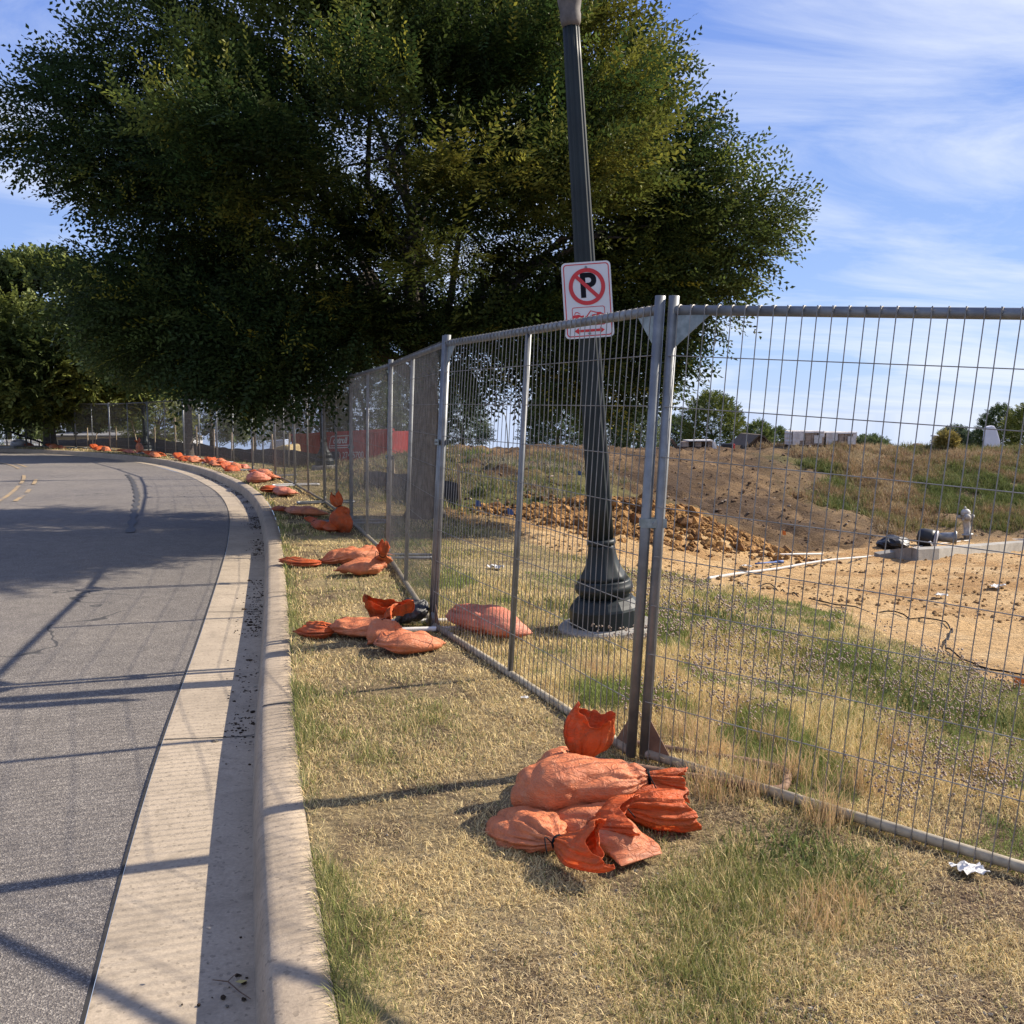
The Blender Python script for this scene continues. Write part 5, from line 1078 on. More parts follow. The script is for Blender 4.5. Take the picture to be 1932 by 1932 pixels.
# gravel patch bottom right
xy = np.array([.72, 2.22]) + rg.normal(size=(900, 2)) * [.22, .10]; xy = np.concatenate([xy, np.array([.6, 2.5]) + rg.normal(size=(700, 2)) * [.5, .3]]); n = len(xy)
rocks('verge_gravel', 'small grey stones trodden into the bare verge at the lower right', xy, rg.uniform(.002, .007, n), np.where((rg.uniform(0, 1, n) < .5)[:, None], np.array([.22, .21, .20]), np.array([.16, .11, .08])) * rg.uniform(.6, 1.6, (n, 1)), rg, flat=.6)

# ---------------------------------------------------------------- site objects
# silt fence with stakes
sfp = [C(868, 968, 14.3), C(790, 945, 16.2), C(735, 935, 17.8), C(688, 930, 19.2)]
def silt(label, pts, hts, stakes, lean=0):
    pts = [np.array([p[0], p[1], H1(p[0], p[1])]) for p in pts]; cp = catmull(np.array(pts), .15); n = len(cp)
    hh_ = np.interp(np.linspace(0, 1, n), np.linspace(0, 1, len(hts)), hts); t = thing('silt_fence', label, 'silt fence', cp[0], 'black silt fences behind the mesh fence')
    sway = np.sin(np.arange(n) * .9) * .012; rows = []
    for f in (-.3, 0, .5, 1.0): rows.append(cp + np.c_[sway * f, sway * f, np.where(f > 0, f * hh_ + .015 * np.sin(np.arange(n) * .5) * f, f * .1 * np.ones(n))])
    V = np.concatenate(rows); k = np.arange(n - 1); Q = np.concatenate([np.stack([r * n + k, r * n + k + 1, (r + 1) * n + k + 1, (r + 1) * n + k], -1) for r in range(3)])
    b = MB(); b.add(V, Q); o = b.build('fabric', M['silt'], t, True); md = o.modifiers.new('thick', 'SOLIDIFY'); md.thickness = .004
    for (px, py, dep, h_, lx) in stakes:
        p = D(px, py, dep); z0 = H1(p[0], p[1]); b = MB(); top = np.array([p[0] + lx * h_, p[1], z0 + h_]); bt = np.array([p[0], p[1], z0 - .05]); d = unit(top - bt)
        b.slab([bt + [-.02, -.02, 0], bt + [.02, -.02, 0], bt + [.02, .02, 0], bt + [-.02, .02, 0]], top - bt); b.build('stake', M['wood'], t)
silt('short black silt fence ending at a leaning wooden stake, seen through the first panel', sfp, [.36, .42, .38, .35], [(868, 972, 14.32, .66, -.03), (742, 938, 17.6, .62, .02), (690, 930, 19.2, .6, 0)])
b_ = [C(640, 885, 26), C(600, 884, 27), C(565, 882, 27.6), C(520, 876, 29), C(480, 870, 31), C(430, 864, 34), C(380, 858, 38), C(320, 852, 42), C(250, 847, 46), C(180, 843, 49), C(110, 842, 51)]
silt('long black silt fence curving behind the left half of the mesh fence', b_, [.45, .45, .45, .45, .45, .5, .55, .6, .5, .4, .3], [(608, 884, 26.8, .8, .08), (545, 880, 28, .95, .04), (517, 876, 29.2, .9, -.05), (478, 872, 30.8, .9, .0), (437, 866, 33, .95, .03), (405, 862, 35.5, 1.0, 0), (372, 857, 38, 1.15, 0), (349, 856, 39.5, 1.45, .12), (332, 853, 41, 1.55, .0), (293, 851, 43, 1.1, 0), (262, 848, 45, 1.35, -.22), (220, 846, 47, 1.6, .0), (178, 844, 49, 1.05, .22), (166, 844, 49.3, 1.15, 0)])
# red container
cA, cB = D(552, 830, 42), D(742, 830, 37.5); cA[2] = cB[2] = 0; ud = unit(cB - cA); nd_ = np.array([-ud[1], ud[0], 0]); 
if nd_[1] < 0: nd_ = -nd_
zt_ = .62; zbm = -1.25; rc = thing('roll_off_container', 'long red steel roll off container half hidden by the bank, white lettering on its side', 'container', (*((cA + cB) / 2)[:2], zbm)); Lc = np.linalg.norm(cB - cA)
tl = np.array([0, 0, .008]) * 0
def rcP(s, z, o=0): return cA + ud * s + nd_ * o + np.array([0, 0, z + .30 * (s / Lc - .5)])
b = MB(); b.slab([rcP(0, zbm), rcP(Lc, zbm), rcP(Lc, zt_), rcP(0, zt_)], nd_ * .05); b.slab([rcP(0, zbm, 2.2), rcP(Lc, zbm, 2.2), rcP(Lc, zt_, 2.2), rcP(0, zt_, 2.2)], nd_ * .05)
b.slab([rcP(.05, zbm, .06), rcP(.05, zt_, .06), rcP(.05, zt_, 2.19), rcP(.05, zbm, 2.19)], ud * .05); b.slab([rcP(Lc - .1, zbm, .06), rcP(Lc - .1, zt_, .06), rcP(Lc - .1, zt_, 2.19), rcP(Lc - .1, zbm, 2.19)], ud * .05); b.build('body', M['red'], rc)
for s_ in list(np.linspace(.04, 1.9, 5)) + list(np.linspace(4.9, Lc - .04, 8)):
    b = MB(); b.slab([rcP(s_ - .04, zbm, -.05), rcP(s_ + .04, zbm, -.05), rcP(s_ + .04, zt_ - .05, -.05), rcP(s_ - .04, zt_ - .05, -.05)], nd_ * .048); b.build('side_rib', M['red'], rc)
b = MB(); b.slab([rcP(-.02, zt_ + .002, -.08), rcP(Lc + .02, zt_ + .002, -.08), rcP(Lc + .02, zt_ + .1, -.08), rcP(-.02, zt_ + .1, -.08)], nd_ * .12); b.build('top_rim', M['red'], rc)
nn_ = -nd_; me = text_obj('(800) 274-5700', .36, .004); cpos = rcP(Lc * .60, -.15, -.0); place_text(me, 'phone_number', M['whitepaint'], rc, rcP(Lc * .56, .02 - .28, 0), unit(ud + [0, 0, .045]), np.array([0, 0, 1.]), nn_, .012)
lc = rcP(Lc * .50, .30, 0)
b = MB()
def lp(x, z, o=.012): return lc + ud * (x + z * .28) + np.array([0, 0, z + x * .045]) + nn_ * o
fo = [(-.66, -.26), (.60, -.26), (.66, -.2), (.66, .22), (.6, .26), (-.60, .26), (-.66, .2), (-.7, -.2)]; fi = [(x * .93, z * .84) for x, z in fo]; n = len(fo); j = np.arange(n)
b.add([lp(*p) for p in fo] + [lp(*p) for p in fi], np.stack([j, (j + 1) % n, n + (j + 1) % n, n + j], -1)); b.add([lp(-.6, -.17), lp(.58, -.17), lp(.58, -.13), lp(-.6, -.13)], [[0, 1, 2, 3]]); lgf = b.build('logo_frame', M['whitepaint'], rc)
me = text_obj('cotroll', .34, .014, shear=.25); place_text(me, 'logo_lettering', M['whitepaint'], lgf, lp(0, .05), unit(ud + [0, 0, .045]), np.array([0, 0, 1.]), nn_, .012)
# pallets of pavers wrapped in film
def paver_pallet(px0, px1, top, dep, label, paperx):
    a, e = D(px0, 850, dep), D(px1, 850, dep); z0 = H1((a[0] + e[0]) / 2, dep) + .02; w_ = e[0] - a[0]; zt = D(px0, top, dep)[2]; t = thing('paver_pallet', label, 'pallet', ((a[0] + e[0]) / 2, dep, z0), 'wrapped pallets of pavers on the crest')
    b = MB(); cx0 = (a[0] + e[0]) / 2
    for k in (-1, 0, 1): b.box((cx0 + k * (w_ / 2 - .06), dep, z0 + .05), (.1, 1.0, .09))
    for k in range(7): b.box((cx0, dep - .45 + k * .15, z0 + .105), (w_ + .02, .1, .018))
    b.build('wooden_pallet', M['darkwood'], t)
    rows = 8; hh = (zt - z0 - .13) / rows; b = MB(); rg2 = np.random.default_rng(int(px0))
    for r_ in range(rows):
        nbk = 5; off = .5 * (r_ % 2) / nbk * w_ * .3
        for k in range(nbk):
            for yy in (-1, 1):
                b.box((cx0 - w_ / 2 + w_ * (k + .5) / nbk + rg2.uniform(-.006, .006), dep + yy * .24, z0 + .12 + hh * (r_ + .5)), (w_ / nbk - .012 - rg2.uniform(0, .02), .47 - rg2.uniform(0, .03), hh * .9))
    b.build('paver_stack', M['paver'], t, bevel=.008)
    b = MB(); n_s = 40; P = rrect(w_ + .03, 1.0, .05, 5); n_p = len(P); V = []
    for f in np.linspace(0, 1, 9): V += [[cx0 + x * (1 + .01 * math.sin(f * 20 + i_)), dep + y * (1 + .01 * math.sin(f * 17 + i_)), z0 + .13 + (zt - z0 - .10) * f + (.03 * math.sin(i_ * 1.7) if f == 1 else 0)] for i_, (x, y) in enumerate(P)]
    V = np.array(V); j = np.arange(n_p); ring_sel = [r_ for r_ in range(8)]
    for r_ in ring_sel:
        # film covers left sheet and the top collar only, the face shows pavers where it is torn
        for i_ in range(n_p):
            xm = P[i_][0]; face = P[i_][1] < -.3
            if face: continue
            b.add(V[[r_ * n_p + i_, r_ * n_p + (i_ + 1) % n_p, (r_ + 1) * n_p + (i_ + 1) % n_p, (r_ + 1) * n_p + i_]], [[0, 1, 2, 3]])
    for (fx0, fx1, fz0, fz1) in ((-.5, -.27, 0, 1), (-.27, .5, .86, 1), (.36, .5, .55, .86), (-.27, -.12, .3, .86)):
        b.add([[cx0 + w_ * x_, dep - .515 - .01 * math.sin(x_ * 9), z0 + .13 + (zt - z0 - .10) * f_] for x_, f_ in ((fx0, fz0), (fx1, fz0 + .04), (fx1, fz1), (fx0, fz1))], [[0, 1, 2, 3]])
    tp = V[-n_p:]; b.poly(tp); b.build('film_wrap', M['shrink'], t, True)
    b = MB(); c = np.array([cx0 + paperx * w_, dep - .535, zt - .25]); b.slab([c + [-.14, 0, -.14], c + [.14, 0, -.14], c + [.14, 0, .14], c + [-.14, 0, .14]], [0, .004, 0]); b.build('paper_label', M['paper'], t)
paver_pallet(1487, 1546, 815, 35, 'left wrapped pallet of stacked pavers on the crest', .3)
paver_pallet(1549, 1607, 817, 35.2, 'right wrapped pallet of stacked pavers on the crest', .32)
a = D(1313, 848, 33); z0 = H1(a[0], 33); t = thing('low_pallet', 'low pallet of brown blocks with white sheeting on top, left on the crest', 'pallet', (a[0], 33, z0)); w_ = 62 * sc(33)
b = MB(); [b.box((a[0] + k * w_ * .42, 33, z0 + .06), (.1, .9, .1)) for k in (-1, 0, 1)]; b.box((a[0], 33, z0 + .125), (w_, .9, .02)); b.build('wooden_pallet', M['darkwood'], t)
b = MB(); [b.box((a[0] - w_ * .38 + k * w_ * .19 , 33 - .2 + .4 * (k % 2), z0 + .14 + .09 * (r_ + .5)), (w_ * .185, .42, .085)) for k in range(5) for r_ in range(2)]; b.build('block_stack', M['paver'], t, bevel=.006)
b = MB(); b.slab([(a[0] - w_ * .3, 32.5, z0 + .325), (a[0] + w_ * .42, 32.5, z0 + .33), (a[0] + w_ * .46, 33.3, z0 + .34), (a[0] - w_ * .36, 33.3, z0 + .33)], (0, 0, .035)); b.slab([(a[0] + w_ * .40, 32.46, z0 + .02), (a[0] + w_ * .56, 32.5, z0 + .0), (a[0] + w_ * .5, 32.5, z0 + .3), (a[0] + w_ * .4, 32.46, z0 + .33)], (0, .03, 0)); b.build('white_sheeting', M['paper'], t)
# plank leaning, dark gabled shed, mounds
a = D(1272, 850, 33); z0 = H1(a[0], 33); b = MB(); b.slab([(a[0] + .12, 33, z0 - .02), (a[0] + .22, 33, z0 - .02), (a[0] - .06, 33, z0 + .36), (a[0] - .12, 33, z0 + .34)], (0, .25, 0)); tag(b.build('broken_plank', M['darkwood']), 'broken brown plank leaning up on the crest beside the low pallet', 'plank')
a = D(1432, 848, 36); z0 = H1(a[0], 36); s_ = sc(36); t = thing('hut', 'dark brown hut with a rounded gable roof behind the crest', 'hut', (a[0], 36, z0)); zr_ = D(1430, 824, 36)[2]; ze = D(1430, 843, 36)[2] 
b = MB(); b.slab([(a[0] - 24 * s_, 36, z0 - .1), (a[0] + 26 * s_, 36, z0 - .1), (a[0] + 26 * s_, 36, ze), (a[0] + 8 * s_, 36, zr_ - .06), (a[0] - 2 * s_, 36, zr_ - .02), (a[0] - 24 * s_, 36, ze)], (0, 2.5, 0)); b.build('wall', M['darkwood'], t)
b = MB(); rp = [(-28, 848), (-14, 836), (-3, 825), (1, 824), (8, 827), (16, 836), (30, 849)]
V = []; 
for x, y in rp: V.append([a[0] + x * s_, 35.85, D(0, y, 35.85)[2] + .02])
V = np.array(V); n = len(V); k = np.arange(n - 1); b.add(np.concatenate([V, V + [0, 2.9, 0], V + [0, 0, .07], V + [0, 2.9, .07]]), np.concatenate([np.stack([k, k + 1, n + k + 1, n + k], -1), np.stack([2 * n + k, 2 * n + k + 1, 3 * n + k + 1, 3 * n + k], -1), np.stack([k, k + 1, 2 * n + k + 1, 2 * n + k], -1)])); b.build('roof', simple('thatch_like_roof', (.12, .085, .05), (.07, .05, .03), .95, s=8), t)
a = D(1376, 848, 34.4); z0 = H1(a[0], 34.4); t = thing('crate', 'small dark crate with a red end beside the hut', 'crate', (a[0], 34.4, z0)); b = MB(); b.box((a[0] - .1, 34.4, z0 + .13), (.36, .3, .2)); b.build('crate_body', M['blackplastic'], t, bevel=.03); b = MB(); b.box((a[0] + .13, 34.4, z0 + .13), (.08, .28, .18)); b.build('red_end', M['red'], t, bevel=.02)
for px, w_, tp_, lab in ((1730, 36, 836, 'low mound of brown earth on the horizon, left of the small digger'), (1766, 34, 834, 'second low mound of brown earth directly behind the small digger')):
    a = D(px, 850, 40); z0 = H1(a[0], 40) - .3; hh = D(px, tp_, 40)[2] - z0; b = MB(); r_ = w_ / 2 * sc(40); b.lathe([(r_ * 1.3, 0), (r_ * 1.05, hh * .45), (r_ * .75, hh * .8), (r_ * .35, hh * .98), (.01, hh)], (a[0], 40, z0), 20); o = b.build('earth_mound', M['dirtbrown'], None, True); tag(o, lab, 'mound', 'earth mounds on the horizon')
# small digger
a = D(1776, 848, 37); z0 = H1(a[0], 37); s_ = sc(37); t = thing('mini_digger', 'small cream coloured tracked digger cab parked on the crest', 'digger', (a[0], 37, z0))
b = MB(); b.slab([(a[0] - .28, 36.8, z0 + .1), (a[0] - .20, 36.8, z0 + .1), (a[0] - .14, 36.8, z0 + .5), (a[0] - .24, 36.8, z0 + .5)], (0, .5, 0)); b.slab([(a[0] + .18, 36.8, z0 + .1), (a[0] + .26, 36.8, z0 + .1), (a[0] + .22, 36.8, z0 + .5), (a[0] + .14, 36.8, z0 + .5)], (0, .5, 0)); b.box((a[0], 37.05, z0 + .12), (.6, .55, .14)); b.build('cab_frame', simple('cream_paint', (.62, .52, .30), rough=.5), t)
b = MB(); b.box((a[0] - .01, 37.02, z0 + .53), (.56, .62, .06)); b.build('cab_roof', M['whitepaint'], t, bevel=.01); b = MB(); b.box((a[0], 37.05, z0 + .3), (.3, .3, .22)); b.build('seat', M['blackplastic'], t, bevel=.03)
b = MB(); b.tube([(a[0] + .3, 37, z0 + .15), (a[0] + .48, 37, z0 + .42), (a[0] + .62, 37, z0 + .1)], .04, 6); b.build('boom', M['galv'], t); b = MB(); [b.slab([(a[0] - .4, 36.75 + q, z0), (a[0] + .4, 36.75 + q, z0), (a[0] + .45, 36.75 + q, z0 + .06), (a[0] + .4, 36.75 + q, z0 + .12), (a[0] - .4, 36.75 + q, z0 + .12), (a[0] - .45, 36.75 + q, z0 + .06)], (0, .14, 0)) for q in (0, .5)]; b.build('tracks', M['blackplastic'], t)
# white tower shape by the right trees
a = D(1872, 850, 45); z0 = H1(a[0], 45); t = thing('white_tower', 'tall white fabric covered tower in front of the dark tree, near the right edge', 'tower', (a[0], 45, z0)); z1 = D(0, 803, 45)[2]; s_ = sc(45)
b = MB(); b.slab([(a[0] - 13 * s_, 45, z0 - .1), (a[0] + 16 * s_, 45, z0 - .1), (a[0] + 15 * s_, 45, z0 + .6), (a[0] + 8 * s_, 45, z0 + 1.1), (a[0] + 3 * s_, 45, z1 - .04), (a[0] - 2 * s_, 45, z1), (a[0] - 13 * s_, 45, z1 - .05), (a[0] - 15 * s_, 45, z0 + .7)], (0, .25, 0)); b.build('fabric_cover', simple('white_fabric', (.66, .66, .72), (.58, .58, .65), .8, s=1.5), t, bevel=.05)
b = MB(); b.tube([(a[0] - 9 * s_, 44.97, z0), (a[0] - 9 * s_, 44.97, z0 + .45)], .03, 6); b.build('guy_stake', M['galv'], t)
# hydrant
hp_ = hit(1826, 1016); hp_[2] = H1(hp_[0], hp_[1]); hd = hp_[1]; k_s = 60 * sc(hd) / .80; t = thing('fire_hydrant', 'weathered white fire hydrant leaning on the slope above the concrete kerb', 'fire hydrant', hp_)
ang = -.13; Mh = np.array([[math.cos(ang), 0, math.sin(ang)], [0, 1, 0], [-math.sin(ang), 0, math.cos(ang)]]) * k_s
hw = simple('weathered_white_paint', (.44, .43, .40), (.22, .21, .19), .6, s=9)
def hy(prof, name, seg=20, par=None): b = MB(); b.lathe(prof, hp_, seg, Mh); return b.build(name, hw, par or t, True)
hy([(.10, -.1), (.10, .08), (.135, .085), (.135, .11), (.085, .12), (.082, .42), (.10, .45), (.115, .47), (.115, .50), (.10, .52), (.10, .60), (.12, .61), (.12, .64)], 'barrel'); hbo = hy([(.12, .642), (.118, .66), (.10, .71), (.06, .745), (.04, .75)], 'bonnet'); hy([(.025, .75), (.028, .76), (.022, .81), (.0, .815)], 'operating_nut', 5, hbo)
for dx, dy, r_, l_, nm in ((.9, -.35, .045, .17, 'side_outlet'), (-.9, .35, .045, .17, 'side_outlet'), (-.2, -1, .065, .16, 'pumper_outlet')):
    d = unit(np.array([dx, dy, 0.])); p0 = np.array([0, 0, .55]); b = MB(); pp = [hp_ + Mh @ (p0 + d * q) for q in (.06, l_ * .8, l_ * .8, l_, l_ + .03)]; b.tube(pp, np.array([r_, r_, r_ * 1.3, r_ * 1.3, r_ * .4]) * k_s, 12); b.build(nm, hw, t, True)
# concrete kerb at the right, white conduits, fittings
kt = []; kbm = []
for (tx, ty, bx, by) in [(1660, 1046, 1660, 1052), (1690, 1041, 1690, 1055), (1733, 1037, 1733, 1057), (1772, 1035, 1772, 1056), (1800, 1033.5, 1800, 1047), (1860, 1029, 1860, 1042), (1932, 1023, 1932, 1038), (2050, 1017, 2050, 1032), (2300, 1012, 2300, 1026)]:
    p = hit(bx, by); q_ = D(tx, ty, p[1] + .05); p = p - [0, 0, .12]; kt.append(q_); kbm.append(p)
tag(ribbon_wall('concrete_kerb', kt, kbm, .30, M['old_conc']), 'bare curved concrete kerb on the site below the hydrant', 'kerb')
pp = []
for (x, y, up_) in [(1337, 1097, .0), (1400, 1087, .0), (1469, 1077, .0), (1560, 1063, .02), (1659, 1048, .05), (1700, 1039, .0), (1741, 1030.5, 0), (1790, 1024, 0), (1831, 1019.7, 0), (1880, 1018, 0), (1932, 1018, 0), (2050, 1018, 0)]:
    p = hit(x, min(y, 1060) if x > 1600 else y); pp.append(D(x, y, p[1]) if x > 1600 else p + [0, 0, .03])
pp = catmull(np.array(pp), .25); b = MB(); b.tube(pp, .020, 10); o = b.build('conduit_pipe', M['conduit'], None, True); tag(o, 'long pale conduit pipe bending up over the concrete kerb toward the right edge', 'pipe', 'pale conduit pipes on the site')
pp = [hit(x, y) + [0, 0, .05] for x, y in [(1195, 1048), (1260, 1049), (1330, 1048), (1400, 1047.5), (1480, 1046), (1552, 1045)]]; dm = np.mean([p[1] for p in pp]); pp = [D(x, y, 15.2 + i_ * .25) for i_, (x, y) in enumerate([(1195, 1048), (1260, 1049), (1330, 1048), (1400, 1047.5), (1480, 1046), (1552, 1045)])]
b = MB(); b.tube(pp, .018, 10); o = b.build('conduit_pipe', M['conduit'], None, True); tag(o, 'straight pale conduit pipe half buried at the foot of the orange clods', 'pipe', 'pale conduit pipes on the site')
# black sheeting and big fittings next to the kerb
p = hit(1685, 1042); dd = p[1] + .5; s_ = sc(dd)
def blob(name, lab, px, py, dd, rx, ry, rz, mat, seed, cat, rough=.3, group=None):
    c = D(px, py, dd); v_, f = icos(); import itertools
    u = np.linspace(0, math.pi, 14); w_ = np.linspace(0, 2 * math.pi, 24, endpoint=False); U, Wt = np.meshgrid(u, w_, indexing='ij'); V = np.stack([np.sin(U) * np.cos(Wt), np.sin(U) * np.sin(Wt), np.cos(U)], -1)
    q = V * 1.6 + seed; V = V * (1 + rough * 2 * (fbm(q, 3, seed) - .5))[..., None] * [rx, ry, rz]; n, m_2 = 14, 24; i, j = np.meshgrid(np.arange(n - 1), np.arange(m_2), indexing='ij'); jn = (j + 1) % m_2
    b = MB(); b.add(V.reshape(-1, 3) + c, np.stack([i * m_2 + j, (i + 1) * m_2 + j, (i + 1) * m_2 + jn, i * m_2 + jn], -1).reshape(-1, 4)); o = b.build(name, M[mat], None, False); tag(o, lab, cat, group); return o
blob('plastic_sheeting', 'crumpled heap of black plastic sheeting at the left end of the concrete kerb', 1686, 1028, dd, 30 * s_, .35, 17 * s_, 'blackplastic', 4, 'sheeting', .45)
dd2 = hit(1750, 1030)[1]; dd2 = max(dd2, dd); s2 = sc(dd2); c = D(1752, 1016, dd2); t = thing('pipe_fitting', 'large black pipe fitting with a grey rim and a short galvanised pipe on the right', 'pipe fitting', (c[0], c[1], c[2] - 17 * s2))
ax = unit(np.array([.80, -.45, -.12])); b = MB(); P = [c + ax * q * s2 for q in (-20, -17, -8, 4, 10)]; b.tube(P, np.array([13, 19, 21, 21, 20]) * s2 * .85, 22); b.build('black_hood', M['blackplastic'], t, True)
b = MB(); P = [c + ax * q * s2 for q in (10.3, 11, 15, 15.5)]; b.tube(P, np.array([17, 19.5, 19.5, 17]) * s2 * .9, 22); b.build('grey_rim', simple('grey_plastic', (.42, .42, .46), rough=.5), t, True)
b = MB(); c5 = D(1787, 1014, dd2); ax2 = unit(np.array([.9, -.3, .0])); P = [c5 + ax2 * q * s2 for q in (-16, -4, 6, 13, 13.2, 16, 16.2, 13)]; b.tube(P, np.array([8, 9.5, 10, 10.5, 13, 13, 9, 8.5]) * s2, 20); b.build('galvanised_pipe', M['galv'], t, True)
b = MB(); P = [D(x, y, dd2 - .42) for x, y in [(1752, 1023), (1755, 1022), (1757, 1026), (1759, 1030)]]; b.tube(P, .018, 6); b.build('white_hook', M['whitepaint'], t, True)
# black cable
kp = [(1383, 1111), (1405, 1103), (1455, 1107), (1498, 1122), (1544, 1136), (1598, 1147), (1688, 1157), (1741, 1171), (1784, 1178), (1797, 1192), (1784, 1218), (1799, 1236), (1849, 1261), (1890, 1270), (1932, 1278), (2010, 1285)]
pp = catmull(np.array([hit(x, y) + [0, 0, .014] for x, y in kp]), .08); pp[:, 2] = ground(pp[:, :2]) + .012; b = MB(); b.tube(pp, .006, 6); tag(b.build('black_cable', M['signblack'], None, True), 'thin black cable snaking along the edge of the orange clay', 'cable')
# litter
def litter(px, py, r, lab, mat='paper', name='crumpled_paper', seed=1, group=None, cat='litter'):
    p = hit(px, py); rg2 = np.random.default_rng(seed); n = 9; V = []; gx_, gy_ = np.meshgrid(np.linspace(-1, 1, n), np.linspace(-1, 1, n)); a = fbm(np.stack([gx_ * 2.3 + seed * 3, gy_ * 2.3], -1), 3, seed); wob = .7 + .6 * fbm(np.stack([gx_ * 1.1 + seed, gy_ * 1.1], -1), 2, seed + 3)
    V = np.stack([gx_ * r * wob, gy_ * r * .75 * wob, a * r * .9 + .006], -1).reshape(-1, 3) + p; i, j = np.meshgrid(np.arange(n - 1), np.arange(n - 1), indexing='ij'); Q = np.stack([i * n + j, i * n + j + 1, (i + 1) * n + j + 1, (i + 1) * n + j], -1).reshape(-1, 4)
    b = MB(); b.add(V, Q); o = b.build(name, M[mat]); md = o.modifiers.new('t', 'SOLIDIFY'); md.thickness = .0015; tag(o, lab, cat, group); return o
litter(1829, 1653, .045, 'crumpled white paper in front of the fence rail at the lower right', seed=2)
litter(935, 1076, .07, 'torn white paper lying on the grass behind the first panel', seed=3)
litter(1774, 1129, .07, 'white scrap on the orange clay near the cable', seed=4); litter(1881, 1112, .09, 'clear plastic scrap on the orange clay near the right edge', seed=5)
litter(1409, 1073, .07, 'small white and blue scrap beside the long pipe', seed=6); litter(990, 1322, .018, 'tiny white scrap on the verge left of the nearest panel', seed=8)
a, e = hit(1425, 1068), hit(1468, 1065); b = MB(); b.tube([a + [0, 0, .03], e + [0, 0, .03]], .012, 8); b.tube([e + [-.05, 0, .03], e + [.08, 0, .03]], .024, 8); tag(b.build('blue_rod', M['blue'], None, True), 'short blue rod lying on the clay below the half buried pipe', 'rod')
for px, py, m_, lab, hh in ((897, 984, 'blue', 'blue marker flag near the short silt fence', .28), (957, 996, 'blue', 'blue marker flag at the edge of the spoil bank', .26), (1475, 1036, 'orangeflag', 'orange marker flag by the clay clods', .35), (1090, 915, 'blue', 'faint blue marker flag high on the brown bank', .28), (1912, 1300, 'orangeflag', 'yellow orange marker flag by the cable at the right edge', .08)):
    p = hit(px, py); t = thing('marker_flag', lab, 'marker flag', p, 'marker flags on the site'); b = MB(); b.tube([p, p + [0, 0, hh]], .0025, 5); b.build('flag_wire', M['galv'], t); b = MB(); q = p + [0, 0, hh]; b.slab([q, q + [.07, 0, -.02], q + [.085, .02, -.10], q + [.01, .01, -.09]], (0, .001, 0)); b.build('flag', M[m_], t)
# distant cobra street light
a = D(958, 846, 75); z0 = H1(a[0], 75); t = thing('street_light', 'thin curved street light far off in the sky gap', 'street light', (a[0], 75, z0)); P = [D(x, y, 75) for x, y in [(959, 848), (957, 815), (954, 790), (952, 782), (945, 778), (936, 777), (931, 778)]]; P[0][2] = z0
b = MB(); b.tube(catmull(np.array(P), .3), .045, 6); b.build('mast_arm', M['galv'], t, True); b = MB(); q = P[-1]; b.box(q + [-.15, 0, -.02], (.5, .2, .09)); b.build('lamp_head', M['galv'], t, bevel=.02)
# low pale building, picket fence, handrail, pale tarp at the left
def bx_px(b, x0, x1, yt, yb, dep, th): a, e = D(x0, yt, dep), D(x1, yb, dep); b.slab([(a[0], dep, e[2]), (e[0], dep, e[2]), (e[0], dep, a[2]), (a[0], dep, a[2])], (0, th, 0))
t = thing('low_building', 'long low pale building behind the far fence, under the left trees', 'building', D(190, 842, 66)); b = MB(); bx_px(b, 88, 330, 824, 850, 66, 6); b.build('wall', simple('pale_wall', (.52, .53, .56), rough=.8), t)
b = MB(); a, e = D(84, 824, 65.6), D(334, 824, 65.6); b.slab([(a[0], 65.5, a[2] + .02), (e[0], 65.5, a[2] + .02), (e[0] - 2, 69, a[2] + .35), (a[0] + 2, 69, a[2] + .35)], (0, 0, .08)); b.build('roof', M['roof'], t)
for x0 in (150, 196, 244, 290): b = MB(); bx_px(b, x0, x0 + 14, 829, 838, 65.96, .05); b.build('window', M['glass'], t)
t = thing('picket_fence', 'white picket fence at the far left beyond the road', 'fence', D(40, 843, 52)); 
for k in range(24): x = 8 + k * 2.9; b = MB(); a, e = D(x, 829, 52), D(x, 845, 52); b.slab([(a[0] - .025, 52, e[2] - .1), (a[0] + .025, 52, e[2] - .1), (a[0] + .025, 52, a[2] - .03), (a[0], 52, a[2]), (a[0] - .025, 52, a[2] - .03)], (0, .02, 0)); b.build('picket', M['whitepaint'], t)
b = MB(); bx_px(b, 6, 78, 832, 833.5, 52.03, .03); bx_px(b, 6, 78, 840, 841.5, 52.03, .03); b.build('cross_rail', M['whitepaint'], t)
t = thing('handrail', 'black handrail sloping down at the far left bend', 'handrail', D(45, 845, 45.5)); P = [D(-30, 811, 45.5), D(12, 812, 45.5), D(50, 825, 45.5), D(88, 838, 45.5)]; b = MB(); b.tube(P, .045, 8); b.build('top_bar', M['signblack'], t, True)
for x, y in ((12, 812), (37, 821), (58, 828), (74, 833)): b = MB(); p = D(x, y, 45.5); b.tube([p, (p[0], p[1], H1(p[0], p[1]) - .05)], .03, 6); b.build('baluster', M['signblack'], t)
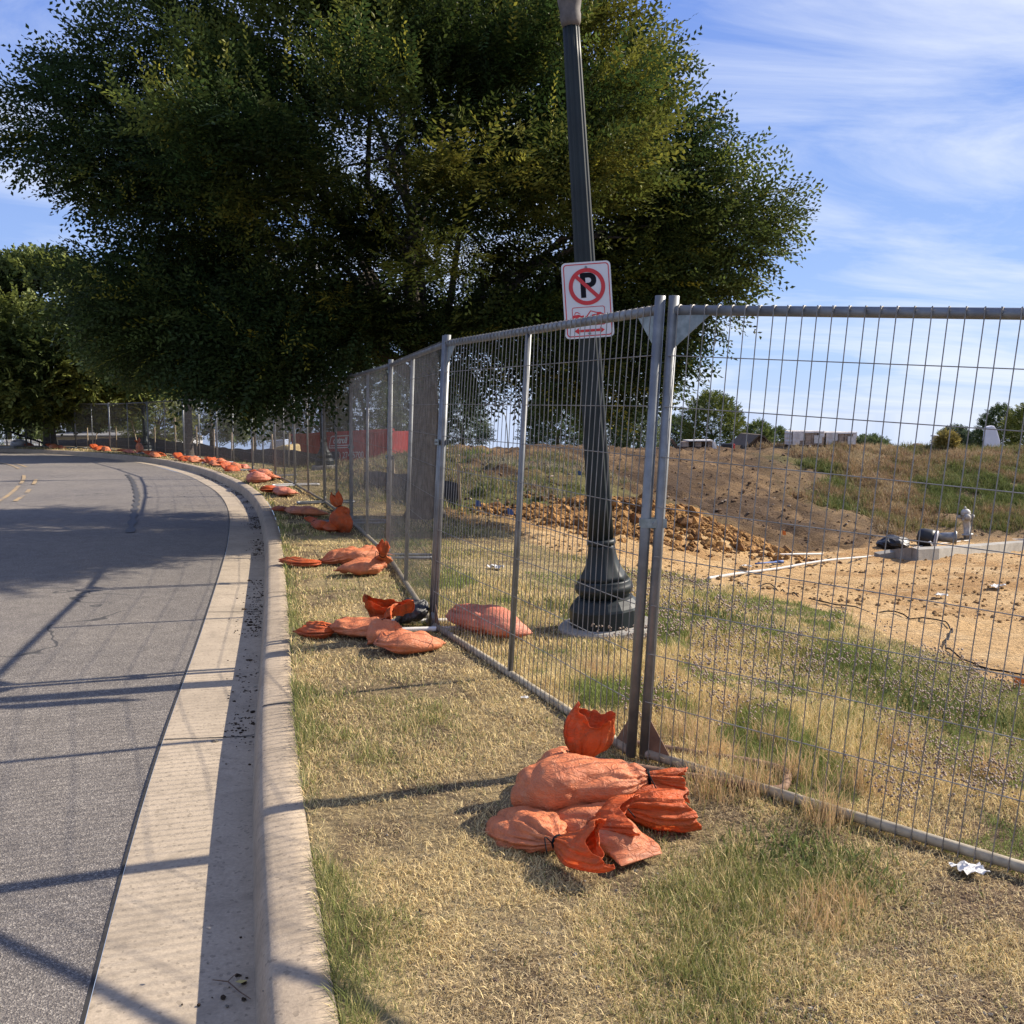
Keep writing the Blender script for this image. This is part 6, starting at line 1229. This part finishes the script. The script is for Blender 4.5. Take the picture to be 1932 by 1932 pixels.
t = thing('covered_pile', 'pale yellow heap under sheeting left of the red container', 'pile', D(512, 868, 36)); c = D(515, 862, 36); b = MB(); s_ = sc(36); b.slab([(c[0] - 40 * s_, 36, c[2] - .3), (c[0] + 34 * s_, 36, c[2] - .3), (c[0] + 30 * s_, 36, c[2] + 22 * s_), (c[0] + 18 * s_, 36, c[2] + 22 * s_), (c[0] - 30 * s_, 36, c[2] + 6 * s_)], (0, 2, 0)); b.build('heap', simple('pale_sand', (.55, .42, .2), rough=.9), t, bevel=.08)
b = MB(); b.slab([(c[0] - 36 * s_, 38.1, c[2]), (c[0] - 2 * s_, 38.1, c[2]), (c[0] - 2 * s_, 38.1, c[2] + 30 * s_), (c[0] - 30 * s_, 38.1, c[2] + 28 * s_)], (0, .8, 0)); b.build('blue_white_sheet', simple('pale_blue_sheet', (.5, .58, .75), rough=.7), t, bevel=.05)
# storm drain slab on the far kerb
p = G(12, 845, 0); b = MB(); b.box((p[0] - 1.0, p[1] - .1, .03), (3.2, .9, .1)); tag(b.build('drain_cover', M['old_conc'], None, bevel=.01), 'dark edged concrete drain cover on the kerb at the left edge', 'drain cover')
p = G(37, 839, 0); blob('grey_bag', 'pale grey tied bag on the verge at the far left', 36, 838, 43.2, .36, .3, .2, 'shrink', 6, 'bag', .3)
# twig and leaf in the gutter
tw = thing('twig', 'forked dry twig with a yellow leaf in the near gutter', 'twig', G(530, 2240 * .8267, -.14)); P = [G(x * .8267, y * .8267, -.138) for x, y in [(485, 2236), (520, 2240), (545, 2262), (572, 2280)]]; b = MB(); b.tube(P, [.0012, .002, .002, .0012], 5); P2 = [G(x * .8267, y * .8267, -.137) for x, y in [(520, 2240), (532, 2228), (540, 2222)]]; b.tube(P2, .0013, 5); b.build('stem', M['darkwood'], tw)
P = [G(x * .8267, y * .8267, -.136) for x, y in [(537, 2241), (548, 2236), (565, 2238), (550, 2244)]]; b = MB(); b.slab(P, (0, 0, .0008)); b.build('leaf', simple('yellow_leaf', (.45, .36, .12), rough=.7), tw)
